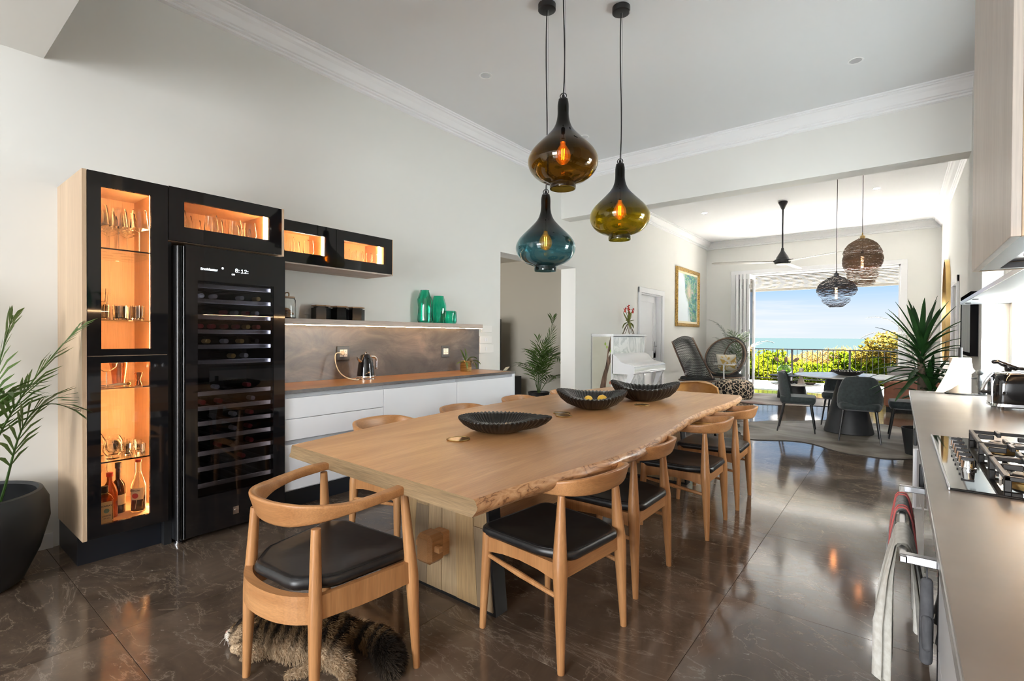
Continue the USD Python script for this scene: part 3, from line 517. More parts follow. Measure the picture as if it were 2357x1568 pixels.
many('brandy_snifter', SN, .012, .006, .032, 'round clear brandy snifter on the fourth shelf of the tall lit cabinet', 'snifters on fourth shelf', [(-3.58, .84, .5816), (-3.72, .80, .5816), (-3.86, .82, .5816), (-3.70, .875, .5816)])
goblet(COUPE, .085, .0035, .036, 'coupe_glass', 'clear coupe glass on the third lit shelf beside the shaker', (-3.58, .815, .9966), None)
t = thing('cake_stand', 'clear glass footed stand at the back of the second shelf', 'stand', (-3.9, .80, 1.3826)); obj('bowl', lathe([(0, .15), (.05, .15), (.052, .19), (.049, .19), (.047, .153), (0, .153)], 26), 'clear_glass', t); obj('stem', lathe([(0, 0), (.04, 0), (.04, .004), (.008, .012), (.008, .15), (0, .15)], 22), 'clear_glass', t)
t = thing('cocktail_shaker', 'brushed steel cocktail shaker on the third lit shelf', 'shaker', (-3.70, .90, .9966)); obj('cup', lathe([(0, 0), (.03, 0), (.044, .13), (.041, .13), (.028, .004), (0, .004)], 28), 'copper', t); obj('cap', lathe([(.043, .13), (.043, .134), (.02, .16), (.018, .168), (0, .168)], 28), 'steel', t)
t = thing('jigger', 'hourglass copper jigger on the third lit shelf', 'jigger', (-3.585, .965, .9966)); obj('large_cup', lathe([(.009, .03), (.02, .075), (.0185, .075), (.006, .031)], 22), 'copper', t); obj('small_cup', lathe([(.018, 0), (.009, .03), (.006, .029), (.0165, 0)], 22), 'copper', t)
t = thing('corkscrew', 'bar tool with a pale handle lying on the third lit shelf', 'corkscrew', (-3.60, .875, .9966), 80); obj('handle', tube([(-.05, 0, .008), (0, 0, .01), (.035, 0, .008)], [.004, .008, .007], 10), 'cream_plastic', t); obj('blade', box(-.09, -.004, .004, -.048, .004, .008, .001), 'steel', t); obj('knob', trimesh.creation.icosphere(2, .011).apply_translation([.045, 0, .011]), 'brass', t)
# bottles on the cabinet floor
pbr('spirit_clear', (.80, .86, .78), .0, transmission_weight=1., ior=1.4); pbr('spirit_amber', (.42, .10, .02), .03, transmission_weight=.7, ior=1.4); pbr('spirit_dark', (.05, .012, .006), .05, transmission_weight=.3); pbr('label_cream', (.75, .68, .5), .6); pbr('label_gold', (.60, .44, .2), .5); pbr('cap_red', (.5, .04, .03), .4); pbr('ink', (.03, .03, .04), .6); pbr('ink_green', (.12, .22, .16), .6); pbr('ink_red', (.45, .04, .05), .6)
BZ = .2225
t = thing('gin_bottle', 'square clear gin bottle with black cap and tall cream label in the cabinet bottom', 'bottle', (-3.565, .80, BZ), 0)
sq = lambda r, z, e=6: [(r*np.sign(math.cos(a))*abs(math.cos(a))**(2/e), r*np.sign(math.sin(a))*abs(math.sin(a))**(2/e), z) for a in np.linspace(0, 2*pi, 32, endpoint=False)]
obj('bottle_body', loft([sq(.034, 0), sq(.036, .004), sq(.036, .135), sq(.030, .155, 4), sq(.014, .17, 2), sq(.014, .178, 2)]), 'spirit_clear', t, 40)
obj('cap', lathe([(0, .175), (.0165, .175), (.0165, .21), (0, .211)], 20), 'black_matte', t); lb = obj('label', box(.0355, -.027, .006, .0368, .027, .128, .0004), 'label_gold', t, False)
for s_, z, h, m in (('BOMBAY', .100, .009, 'ink'), ('LONDON', .045, .007, 'ink'), ('DRY GIN', .032, .0045, 'ink')):
    tx = meshkit.text_mesh(s_, h, .0004, True); w = tx.bounds[1][0]+tx.bounds[0][0]; obj('lettering', remap(tx, YZ, (.0368, -w/2, z)), m, lb, False)
obj('emblem', rbar((.0368, 0, .076), (.0373, 0, .076), .013, .013, 20), 'ink_green', lb)
def round_bottle(nm, lab, loc, m, prof, capm, cap, labels=(), rz=0):
    t = thing(nm, lab, 'bottle', loc, rz); obj('bottle_body', lathe(prof, 26), m, t, 40); obj('cap', lathe(cap, 18), capm, t)
    for z0, z1, r, mm in labels:
        a = np.linspace(-1.15, 1.15, 14); v = [(r*math.cos(x), r*math.sin(x), z) for z in (z0, z1) for x in a]; fcs = [(i, i+1, 15+i) for i in range(13)]+[(i, 15+i, 14+i) for i in range(13)]
        obj('label', trimesh.Trimesh(v, fcs, process=False), mm, t)
    return t
round_bottle('liqueur_bottle', 'amber liqueur bottle with a red cap behind the gin bottle', (-3.66, .845, BZ), 'spirit_amber', [(0, 0), (.037, 0), (.038, .005), (.038, .15), (.03, .18), (.014, .21), (.013, .245)], 'cap_red', [(0, .24), (.017, .24), (.017, .262), (0, .263)])
round_bottle('dark_bottle', 'dark brown spirit bottle with a cream label in the cabinet bottom', (-3.72, .90, BZ), 'spirit_dark', [(0, 0), (.034, 0), (.035, .005), (.035, .15), (.03, .175), (.013, .20), (.013, .27)], 'black_matte', [(0, .268), (.016, .268), (.016, .3), (0, .301)], [(.05, .11, .0356, 'label_cream')])
round_bottle('clear_bottle', 'tall clear bottle with a white cap at the back of the cabinet bottom', (-3.84, .86, BZ), 'spirit_clear', [(0, 0), (.036, 0), (.037, .005), (.037, .18), (.014, .24), (.014, .29)], 'white_plastic', [(0, .288), (.017, .288), (.017, .33), (0, .331)])
t = round_bottle('rum_bottle', 'half-full bottle with a printed label and thin raffia net in the cabinet bottom', (-3.66, .985, BZ), 'spirit_clear', [(0, 0), (.036, 0), (.037, .005), (.037, .15), (.028, .19), (.0135, .235), (.0125, .30)], 'cap_red', [(0, .298), (.0155, .298), (.0155, .312), (0, .313)], [(.075, .145, .0378, 'label_cream')], -40)
obj('liquid', lathe([(0, .006), (.0335, .006), (.0335, .085), (0, .085)], 22), 'spirit_dark', t)
tx = meshkit.text_mesh('BOWLING', .008, .0005, True); w = tx.bounds[1][0]+tx.bounds[0][0]; obj('lettering', remap(tx, YZ, (.0379, -w/2, .128)), 'ink', t, False); obj('emblem', rbar((.0375, 0, .1), (.0386, 0, .1), .016, .016, 22), 'ink_red', t)
obj('net', cat(*[tube([(.039*math.cos(a), .039*math.sin(a), .02), (.039*math.cos(a+.5), .039*math.sin(a+.5), .15), (.015*math.cos(a+.9), .015*math.sin(a+.9), .24)], .0008, 5) for a in np.arange(0, 2*pi, .9)]), 'cream_plastic', t)

# kettle, sockets, orchid, card, switches
t = thing('kettle', 'glossy black kettle with chrome trim and handle on the wood worktop', 'kettle', (-3.83, 2.745, .9006), 0)
obj('base_plate', lathe([(0, 0), (.085, 0), (.086, .006), (.078, .014), (0, .014)], 36), 'chrome', t); obj('body', lathe([(0, .014), (.078, .014), (.079, .03), (.076, .06), (.068, .13), (.058, .185), (.052, .20), (0, .20)], 40), 'black_gloss', t)
obj('trim_ring', lathe([(.079, .014), (.081, .018), (.081, .03), (.079, .034)], 40, closed=True), 'chrome', t)
lid = obj('lid', lathe([(0, .199), (.052, .199), (.052, .205), (.042, .222), (.02, .232), (0, .234)], 34), 'black_gloss', t); obj('knob', lathe([(0, .23), (.01, .232), (.013, .246), (0, .25)], 18), 'chrome', lid)
obj('spout', loft([[(.02*math.cos(a)*s, -.05-d-.022*math.sin(a)*s*.4, z+.02*math.sin(a)) for a in np.linspace(0, 2*pi, 14, endpoint=False)] for s, d, z in ((1.3, .0, .155), (1.1, .018, .172), (.7, .036, .19))]), 'chrome', t)
obj('handle', tube(spline([(0, .045, .195), (0, .08, .203), (0, .108, .19), (0, .118, .16), (0, .118, .09)], 20), .0115, 12), 'chrome', t)
obj('lever', tube([(0, .075, .03), (0, .1, .028)], .007, 10), 'chrome', t)
obj('lettering', mv(remap(meshkit.text_mesh('smeg', .018, .002, True), YZ), (.066, -.026, .112)), 'chrome', t, False)
obj('cord', tube(spline([(.0, -.085, .008), (.05, -.13, .006), (.03, -.19, .02), (-.08, -.235, .10), (-.13, -.23, .2), (-.155, -.205, .235), (-.17, -.16, .24), (-.18, -.12, .236)], 40), .0045, 8), 'cream_plastic', t)
obj('plug', cat(rbar((-.17, -.125, .236), (-.207, -.105, .236), .014, .022, 16), rbar((-.207, -.105, .236), (-.214, -.105, .236), .022, .022, 16)), 'cream_plastic', t)
def socket(y0, y1, z0, z1, lab):
    t = thing('wall_socket', lab, 'socket', (WL+.0125, (y0+y1)/2, (z0+z1)/2)); w, h = (y1-y0)/2, (z1-z0)/2
    obj('plate', box(0, -w, -h, .012, w, h, .003), 'socket_grey', t, False)
    for s_ in (-1, 1):
        i_ = obj('insert', box(.012, s_*w*.32-w*.29, -h*.5, .0135, s_*w*.32+w*.29, h*.52, .0005), 'white_plastic', t, False)
        obj('hole', cat(*[rbar((.0134, s_*w*.32+dy*w, dz*h), (.0138, s_*w*.32+dy*w, dz*h), .003, .003, 8) for dy, dz in ((0, .25), (-.14, -.2), (.14, -.2))]), 'dark_hole', i_, False)
socket(2.585, 2.715, 1.07, 1.2, 'grey wall socket with the kettle plug in it'); socket(3.896, 4.02, 1.06, 1.19, 'grey wall socket beside the potted orchid')
for y0, y1, z0, z1, lab, n in ((4.575, 4.765, 1.345, 1.43, 'white blank wall plate, topmost of the three by the shelf end', 0), (4.545, 4.765, 1.21, 1.30, 'white double light switch, middle one of three plates', 2), (4.545, 4.80, 1.09, 1.20, 'white alarm keypad, lowest of the three wall plates', 1)):
    t = thing('wall_switch', lab, 'switch', (WL+.0005, (y0+y1)/2, (z0+z1)/2)); w, h = (y1-y0)/2, (z1-z0)/2
    obj('plate', box(0, -w, -h, .02, w, h, .003), 'white_plastic', t, False)
    for k in range(n): obj('rocker', box(.02, -.02+k*.03-.01, -h*.4, .024, -.02+k*.03+.012, h*.4, .001), 'trim', t, False)
leafmat('orchid_leaf', [(.3, (.05, .10, .02)), (.7, (.14, .22, .05))], 8, .35, .2)
def strap(p, w, n=10, thick=.002, tipw=.15, cup=.25):     # leaf blade along the points p, w wide
    p = spline(p, n); t_, N, B = frames(p); s = np.linspace(0, 1, n); ww = w*np.maximum(np.sin(pi*np.clip(s*.85+.12, 0, 1))**.7, tipw*(1-s))
    ww[-1] = w*.03
    side = np.cross(t_, [0, 0, 1.]); side /= np.linalg.norm(side, axis=1)[:, None]+1e-9; upv = np.cross(side, t_)
    return loft([[p[i]-side[i]*ww[i]/2+upv[i]*ww[i]*cup, p[i]+upv[i]*thick, p[i]+side[i]*ww[i]/2+upv[i]*ww[i]*cup, p[i]-upv[i]*thick] for i in range(n)])
t = thing('potted_orchid', 'small orchid in a ribbed gold pot on the worktop end', 'plant', (-3.86, 4.10, .9006))
obj('pot', lathe([(0, 0)]+[(.052+.012*math.sin(pi*(.25+.6*z/.12))+(.002 if k % 2 else -.001), z) for k, z in enumerate(np.linspace(0, .12, 21))]+[(.05, .12), (.046, .1), (0, .1)], 34), 'gold', t, 20)
for p, w in (([(0, 0, .1), (-.0, -.04, .17), (.0, -.09, .25)], .03), ([(0, .0, .1), (0, .0, .18), (0, -.02, .26)], .03), ([(0, .01, .1), (.02, .08, .155), (.02, .17, .13)], .032), ([(0, .01, .1), (.02, .11, .12), (.03, .22, .07)], .034), ([(0, -.01, .1), (.02, -.09, .11), (.03, -.18, .085)], .032), ([(0, .02, .1), (.05, .07, .10), (.06, .12, .02)], .03), ([(.0, -.02, .1), (.04, -.04, .1), (.065, -.05, .03)], .03)):
    obj('leaf', strap(p, w), 'orchid_leaf', t)
obj('roots', cat(*[tube(spline([(.0, .02, .11), (.05, .03+.01*k, .14-.008*k), (.07, .03+.012*k, .09-.01*k)], 8), .004, 6) for k in range(5)]), 'bark', t)
t = thing('card', 'blank cream folded card on the far end of the worktop', 'card', (-3.60, 4.475, .9006), 12); obj('leaf', trimesh.Trimesh(*(lambda m: (m.vertices, m.faces))(rot(box(-.001, -.05, 0, .001, .05, .06), 42, (0, 1, 0))), process=False), 'label_cream', t, False)
# ------------------------------------------------------------------ dining table and its chairs
TZ = .76
tb = thing('dining_table', 'long live-edge wooden slab dining table on planked pedestals', 'table')
left = spline([(-2.345, 1.255), (-2.44, 1.75), (-2.53, 2.5), (-2.55, 3.2), (-2.53, 4.2), (-2.43, 4.95)], 60); right = spline([(-1.105, 1.212), (-1.05, 1.7), (-1.0, 2.2), (-1.06, 2.9), (-1.13, 3.6), (-1.12, 4.2), (-1.17, 4.96)], 90)
def slab_outline(z, out_r, out_l, zn):
    R = [(p[0]+out_r+.008*(meshkit.noise(np.array([p[1]*9, zn*24, 1.7]))-.5)*2*(1 if out_r or zn else 0)+.012*(meshkit.fbm(np.array([p[1]*4.5, zn*16, 3.1]), 3)-.5)*(1 if zn else 0), p[1], z) for p in right]
    L = [(p[0]-out_l-.008*(meshkit.noise(np.array([p[1]*5, zn*9, 8.7]))-.5)*(1 if zn else 0), p[1], z) for p in left]
    return R, L
lev = [(TZ, 0, 0, 0.), (TZ-.004, .006, .004, .05), (TZ-.014, .014, .006, .2), (TZ-.026, .020, .01, .4), (TZ-.038, .016, .014, .6), (TZ-.050, .006, .02, .8), (TZ-.062, -.012, .026, 1.0)]
top_r, top_l = slab_outline(TZ, 0, 0, 0.)
outl = np.array(top_r+top_l[::-1]); tp = trimesh.creation.triangulate_polygon(Polygon(outl[:, :2]), engine='earcut')
bot_r, bot_l = slab_outline(lev[-1][0], lev[-1][1], lev[-1][2], 1.0); botp = np.array(bot_r+bot_l[::-1]); bp_ = trimesh.creation.triangulate_polygon(Polygon(botp[:, :2]), engine='earcut')
obj('top', cat(trimesh.Trimesh(np.c_[tp[0], np.full(len(tp[0]), TZ)], tp[1]), trimesh.Trimesh(np.c_[bp_[0], np.full(len(bp_[0]), lev[-1][0])], bp_[1][:, ::-1])), 'slab', tb, False)
def strip_mesh(rows, flip=False):
    R = np.array(rows); k, n, _ = R.shape; i = np.arange(n-1); f = []
    for a in range(k-1): f += [np.stack([a*n+i, a*n+i+1, (a+1)*n+i+1], 1), np.stack([a*n+i, (a+1)*n+i+1, (a+1)*n+i], 1)]
    f = np.vstack(f); return trimesh.Trimesh(R.reshape(-1, 3), f[:, ::-1] if flip else f, process=False)
rows = [slab_outline(*l) for l in lev]
M['live_edge'] = mat('live_edge', {'tc': ('texture_coordinate', {}), 'mp': ('mapping', {'scale': (1, .55, 1.6)}), 'nz': ('noise_texture', {'scale': 6., 'detail': 5., 'distortion': 2.6}),
    'm1': ('math', {'math_type': 'multiply', 'value2': 9.0}), 'fr': ('math', {'math_type': 'pingpong', 'value2': 1.0}), 'rp': ('rgb_ramp', {'ramp': [(0, (.17, .075, .03)), (.18, (.44, .22, .095)), (1, (.60, .35, .18))]}),
    'bp': ('bump', {'strength': .5, 'distance': .006}), 'p': ('principled_bsdf', {'roughness': .32})},
    [('tc.object', 'mp.vector'), ('mp.vector', 'nz.vector'), ('nz.fac', 'm1.value1'), ('m1.value', 'fr.value1'), ('fr.value', 'rp.fac'), ('rp.color', 'p.base_color'), ('nz.fac', 'bp.height'), ('bp.normal', 'p.normal')])
obj('live_edge', strip_mesh([r for r, l in rows], True), 'live_edge', tb, True, 'rippled natural bark edge on the side facing the kitchen counter')
obj('live_edge', strip_mesh([l for r, l in rows]), 'slab', tb, True)
obj('end_grain', strip_mesh([[l[0], r[0]] for r, l in rows]), 'slab_end', tb, 30, 'sawn end of the slab'); obj('end_grain', strip_mesh([[l[-1], r[-1]] for r, l in rows], True), 'slab_end', tb, 30)
for z in ('.25', '.5', '.7', '.95'): pass
tones = [((.44, .28, .13), (.60, .42, .22)), ((.33, .225, .12), (.50, .35, .19)), ((.40, .28, .155), (.58, .425, .25)), ((.15, .115, .09), (.52, .37, .21))]
for k, (a, b) in enumerate(tones): wood(f'plank_{["honey", "tan", "straw", "weathered"][k]}', a, b, 2, 5. if k < 3 else 2.2, .5, .16, 1.8 if k < 3 else .8)
TM = ['plank_honey', 'plank_tan', 'plank_straw', 'plank_weathered']
def pedestal(y0, y1, cx, wt, wb, nmr):
    pd = obj('pedestal', loft([[(cx-w, y0, z), (cx+w, y0, z), (cx+w, y1, z), (cx-w, y1, z)] for w, z in ((wb, 0), (wt, .70))]), 'black_metal', tb, False, 'tapering pedestal clad with planks in a black steel frame')
    n = 6; r = random.Random(nmr)
    cuts = [0, .13, .30, .47, .64, .85, 1.0]
    for side, yy in ((0, y0), (1, y1)):
        for i in range(n):
            zb = [.018] + ([] if i % 2 == 0 else [.2+.3*r.random()]) + [.69]
            for a, b in zip(zb[:-1], zb[1:]):
                def X(u, z): w = (wb+(wt-wb)*z/.70)-.012; return cx-w+2*w*u
                u0, u1 = cuts[i], cuts[i+1]; pr_ = .004+.003*r.random(); s_ = -1 if side == 0 else 1
                q = [[(X(u0, z)+.0008, yy, z), (X(u1, z)-.0008, yy, z), (X(u1, z)-.0008, yy+s_*pr_, z), (X(u0, z)+.0008, yy+s_*pr_, z)] for z in (a+.0006, b-.0006)]
                obj('plank', loft(q), TM[(i*3+(a > .1)*2+side+(1 if i == 3 else 0)) % 4], pd, False)
    return pd
pedestal(1.755, 1.84, -1.79, .262, .335, 5); pedestal(4.38, 4.47, -1.80, .26, .335, 9)
obj('stretcher', box(-1.83, 1.66, .215, -1.755, 4.56, .335, .006), 'slab', tb, False)
for y, s in ((1.655, -1), (4.565, 1)):
    tn = obj('tenon', box(-1.845, y-.05, .205, -1.74, y+.055, .345, .018), 'counter_wood', tb, False, 'through tenon block'); obj('wedge', box(-1.875, y-.02, .265, -1.71, y+.01, .295, .004), 'slab', tn, False)

def rail_band(path, hs, ths, tilt, n=40):                   # horizontal wooden band: height hs and thickness ths along the path
    p = spline(path, n); t_ = np.gradient(p, axis=0); t_[:, 2] = 0; t_ /= np.linalg.norm(t_, axis=1)[:, None]; out = np.c_[t_[:, 1], -t_[:, 0], np.zeros(n)]
    u = np.linspace(0, 1, n); h = np.interp(u, np.linspace(0, 1, len(hs)), hs); w = np.interp(u, np.linspace(0, 1, len(ths)), ths); tl = np.interp(u, np.linspace(0, 1, len(tilt)), tilt)
    rings = []
    for i in range(n):
        e = math.sqrt(min(1, min(i, n-1-i)/1.5+.35)); rg = []
        for a in np.linspace(0, 2*pi, 16, endpoint=False):
            cx_, cz = math.copysign(abs(math.cos(a))**.45, math.cos(a)), math.copysign(abs(math.sin(a))**.45, math.sin(a))
            rg.append(p[i]+out[i]*(cx_*w[i]/2*e+tl[i]*cz)+np.array([0, 0, cz*h[i]/2*e]))
        rings.append(rg)
    return loft(rings)
def cushion(outline, z0, th, dish=.008, n=64):
    o = np.array(outline); c = o.mean(0); rings = []
    for s, dz in ((.955, 0), (1, .3), (1.004, .55), (.99, .82), (.955, .97), (.90, 1.0), (.6, 1.-dish/th*.7), (.3, 1.-dish/th), (.03, 1.-dish/th)):
        rings.append([(c[0]+(x-c[0])*s, c[1]+(y-c[1])*s, z0+th*dz) for x, y in o])
    return loft(rings)
def seam_ring(outline, z, r, s=.975):
    o = np.array(outline); c = o.mean(0); p = [(c[0]+(x-c[0])*s, c[1]+(y-c[1])*s, z) for x, y in o]; p.append(p[0]); return tube(p, r, 5, False)
def rounded(poly, r, n=72):
    g = Polygon(poly).buffer(-r, quad_segs=8).buffer(r, quad_segs=8); L = g.exterior.length; return [g.exterior.interpolate(L*k/n).coords[0] for k in range(n)]
# ---- chair with short arms (facing +y)
ch = thing('elbow_chair', 'x', 'chair', (0, 0, 0))
for s in (-1, 1):
    obj('leg', tube(poly([(s*.226, -.222, 0), (s*.216, -.208, .34), (s*.213, -.204, .40), (s*.208, -.20, .46), (s*.192, -.192, .675)], 30), np.interp(np.linspace(0, 1, 30), [0, .5, .58, .67, 1], [.014, .0275, .0305, .0275, .0145]), 14), 'teak', ch)
    obj('leg', tube([(s*.226, .222, 0), (s*.219, .215, .2), (s*.212, .205, .43)], [.0145, .02, .024], 14), 'teak', ch)
for s in (-1, 1):
    q = [[(s*.212+dx, y, zt), (s*.212-dx, y, zt), (s*.212-dx, y, zb), (s*.212+dx, y, zb)] for dx in (.0105,) for y, zt, zb in ((-.20, .415, .345), (-.1, .415, .362), (0, .415, .368), (.1, .415, .362), (.205, .415, .345))]
    obj('side_rail', loft(q), 'teak', ch, False); obj('stretcher', tube([(s*.219, -.21, .285), (s*.222, 0, .31), (s*.216, .208, .33)], [.009, .0125, .009], 10), 'teak', ch)
obj('front_rail', box(-.205, .194, .35, .205, .216, .415, .002), 'teak_across', ch, False); obj('back_rail', box(-.205, -.212, .35, .205, -.19, .415, .002), 'teak_across', ch, False)
so = rounded([(-.236, .245), (.236, .245), (.222, -.10), (.165, -.235), (-.165, -.235), (-.222, -.10)], .045)
st = obj('seat', cushion(so, .413, .042, .012), 'leather_black', ch, 50); obj('piping', seam_ring(so, .4515, .0022, .965), 'leather_black', st)
arm = [(-.226, .0, .700), (-.226, -.10, .702), (-.212, -.19, .708), (-.175, -.25, .714), (-.1, -.283, .716), (0, -.292, .717), (.1, -.283, .716), (.175, -.25, .714), (.212, -.19, .708), (.226, -.10, .702), (.226, .0, .700)]
obj('back_band', rail_band(arm, [.044, .048, .056, .072, .082, .084, .082, .072, .056, .048, .044], [.03, .028, .026, .024, .022, .022, .022, .024, .026, .028, .03], [0, 0, .004, .01, .012, .012, .012, .01, .004, 0, 0], 56), 'teak_across', ch, 40)
def put_chair(x, y, rz, lab, first=[True]):
    if first[0]:
        first[0] = False; ch.GetAttribute('xformOp:translate').Set(Gf.Vec3d(x, y, 0)); ch.GetAttribute('xformOp:rotateZ').Set(float(rz)); ch.SetCustomDataByKey('label', lab); return ch
    return dup(ch, (x, y, 0), rz, lab)
RL = ['nearest', 'second', 'third', 'fourth']
for k, (x, y, a) in enumerate(((-1.213, 1.866, 84), (-1.245, 2.545, 90), (-1.185, 3.49, 91), (-1.18, 4.20, 92))): put_chair(x, y, a, f'wooden short-armed chair with black seat, {["nearest", "second nearest", "third", "farthest"][k]} along the live edge')
for k, (x, y, a) in enumerate(((-2.47, 2.05, -90), (-2.49, 2.82, -91), (-2.50, 3.58, -90), (-2.48, 4.32, -92))): put_chair(x, y, a, f'wooden short-armed chair, {["nearest", "second nearest", "third", "farthest"][k]} on the side of the white drawers')
# ---- head chair with a wrap-round back
hc = thing('armchair', 'wooden armchair with broad wrap-round back and black seat at the near end, over the cat', 'chair', (-1.752, 1.078, 0), 4)
for s in (-1, 1):
    obj('leg', tube(poly([(s*.212, -.20, 0), (s*.204, -.19, .36), (s*.19, -.178, .645)], 18), np.interp(np.linspace(0, 1, 18), [0, .55, .7, 1], [.0135, .024, .021, .0165]), 14), 'teak', hc)
    obj('leg', tube(poly([(s*.283, .205, 0), (s*.272, .19, .36), (s*.252, .165, .69)], 18), np.interp(np.linspace(0, 1, 18), [0, .52, .66, 1], [.0135, .026, .023, .015]), 14), 'teak', hc)
    q = [[(s*(.205+.068*u)+dx, -.19+.385*u, z) for dx, z in ((.011, .425), (-.011, .425), (-.011, .335+.01*abs(2*u-1)), (.011, .335+.01*abs(2*u-1)))] for u in np.linspace(0, 1, 6)]
    obj('side_rail', loft(q), 'teak', hc, False)
obj('front_rail', box(-.265, .185, .34, .265, .208, .425, .002), 'teak_across', hc, False)
bk = spline([(-.205, -.19, 0), (-.12, -.245, 0), (0, -.263, 0), (.12, -.245, 0), (.205, -.19, 0)], 20)
obj('back_rail', loft([[(p[0], p[1]-.011, .43), (p[0], p[1]+.022, .43), (p[0], p[1]+.022, .335), (p[0], p[1]-.011, .335)] for p in bk]), 'teak_across', hc, False)
so = rounded([(-.262, .2), (-.2, .245), (.2, .245), (.262, .2), (.215, -.12), (.12, -.225), (-.12, -.225), (-.215, -.12)], .06)
st = obj('seat', cushion(so, .425, .045, .012), 'leather_black', hc, 50); obj('piping', seam_ring(so, .4668, .0022, .965), 'leather_black', st)
hb = [(-.258, .215, .712), (-.268, .13, .712), (-.262, .02, .706), (-.235, -.09, .697), (-.18, -.175, .69), (-.1, -.225, .686), (0, -.24, .685), (.1, -.225, .686), (.18, -.175, .69), (.235, -.09, .697), (.262, .02, .706), (.268, .13, .712), (.258, .215, .712)]
obj('back_band', rail_band(hb, [.03, .036, .034, .042, .068, .09, .096, .09, .068, .042, .034, .036, .03], [.05, .046, .042, .034, .026, .024, .024, .024, .026, .034, .042, .046, .05], [0, 0, 0, .004, .01, .014, .016, .014, .01, .004, 0, 0, 0], 76), 'teak_across', hc, 40)
# tan shell chair at the far end
tex('leather_tan', [(.3, (.40, .185, .045)), (.7, (.50, .25, .07))], 20, rough=.45)
ec = thing('shell_chair', 'tan curved-back chair at the far head of the dining table', 'chair', (-1.72, 5.32, 0), 180)
sh = []
for z, w, d in ((.43, .22, .14), (.5, .235, .17), (.6, .25, .2), (.72, .26, .215), (.79, .245, .215), (.825, .18, .21)):
    a = np.linspace(pi*1.08, pi*1.92, 26); o = [(w*math.cos(x), d*math.sin(x)-.02, z-.02*abs(math.cos(x))**2*(z > .7)) for x in a]; i = [((w-.016)*math.cos(x), (d-.016)*math.sin(x)-.02, z-.02*abs(math.cos(x))**2*(z > .7)) for x in a[::-1]]; sh.append(o+i)
obj('shell', loft(sh), 'leather_tan', ec, 40); obj('seat', cushion(rounded([(-.23, .22), (.23, .22), (.2, -.2), (-.2, -.2)], .07), .41, .06), 'leather_tan', ec, 50)
for sx in (-1, 1):
    for sy in (-1, 1): obj('leg', rbar((sx*.22, sy*.2, 0), (sx*.16, sy*.15, .42), .009, .014), 'charcoal_metal', ec)

# ------------------------------------------------------------------ on the table
tex('ebony', [(.3, (.007, .006, .0055)), (.7, (.016, .014, .012))], 14, rough=.26, bump=.2, bdist=.001)
pbr('lemon', (.85, .52, .06), .42); pbr('agate', (.20, .11, .05), .15)
def wave_bowl(nm, lab, loc, rz, L, W, H, h0, h1, ribs, lip, rise):
    t = thing(nm, lab, 'bowl', loc, rz); n = 240; a = np.linspace(0, 2*pi, n, endpoint=False); rings = []
    hn = lambda x: 1+h0*max(0, math.cos(x))**14+h1*max(0, -math.cos(x))**14
    rimz = lambda x: H*(.80+rise*(abs(math.cos(x))**3)+.035*math.sin(ribs*x))
    rib = lambda x, k: 1+.022*k*(abs(math.sin(ribs*x/2))**.6-.5)*2
    for s, zf, k in ((.28, 0, 0), (.40, .0, 0), (.55, .07, .6), (.72, .24, 1), (.88, .52, 1), (.97, .80, 1), (1.0, .95, 1), (.995, 1.0, 1)): rings.append([(L*s*(hn(x) if zf > .2 else 1)*rib(x, k)*math.cos(x), W*s*rib(x, k)*math.sin(x), zf*rimz(x)) for x in a])
    obj('outside', cat(loft(rings, False), loft([[(x*.02, y*.02, z) for x, y, z in rings[0]], rings[0]], False)), 'ebony', t, 50)
    ins = [[(L*s*(1+(hn(x)-1)*hk)*rib(x, k)*math.cos(x), W*s*rib(x, k)*math.sin(x), .014+zf*(rimz(x)*1.0-.014)) for x in a] for s, zf, k, hk in ((.995, 1.0, 1, 1), (.97, 1.03, 1.2, .9), (lip+.05, .99, 1.2, .5), (lip, .90, .5, .15), (lip*.9, .58, 0, 0), (lip*.72, .24, 0, 0), (lip*.45, .06, 0, 0), (.02, .04, 0, 0))]
    obj('hollow', loft(ins, False), 'ebony', t, 50); return t
wave_bowl('carved_bowl', 'black carved fish-shaped wooden bowl with a tail, nearest bowl on the table', (-1.80, 2.18, TZ+.0005), 39, .21, .215, .095, .45, .06, 52, .78, .06)
wave_bowl('carved_bowl', 'black carved boat-shaped bowl with lemons in the middle of the table', (-1.845, 3.37, TZ+.0005), 27, .235, .31, .115, .08, .16, 48, .80, .34)
wave_bowl('carved_bowl', 'black scalloped boat-shaped bowl, farthest of the three on the table', (-1.72, 4.05, TZ+.0005), 22, .255, .24, .135, .12, .10, 40, .82, .36)
for k, (x, y, z, a) in enumerate(((-1.853, 3.318, .062, 20), (-1.795, 3.43, .062, 80))):
    t = thing('lemon', f'yellow lemon in the middle black bowl, {["left", "right"][k]} one of the two', 'lemon', (x, y, TZ+z), a)
    obj('fruit', rot(lathe([(0, -.048), (.006, -.045), (.012, -.038), (.026, -.024), (.033, 0), (.026, .024), (.012, .038), (.007, .045), (0, .049)], 26), 90, (1, 0, 0)), 'lemon', t, True); obj('stalk', rbar((0, .046, 0), (0, .052, 0), .004, .003, 8), 'bark', t)
def coaster(x, y, a, lab, s):
    r = np.random.default_rng(s); aa = np.linspace(0, 2*pi, 26, endpoint=False); rr = .055*(1+.12*meshkit.noise(np.c_[np.cos(aa)*1.3+s, np.sin(aa)*1.3, aa*0])*2-.12)
    t = thing('agate_coaster', lab, 'coaster', (x, y, TZ+.0005), a); o = np.c_[rr*np.cos(aa), rr*np.sin(aa)]
    obj('stone', prism(Polygon(o*.93), .006), 'agate', t, False); pts = np.c_[o, np.full(26, .004)]; obj('rim', tube(np.vstack([pts, pts[:1]]), .0042, 6, False), 'gold', t)
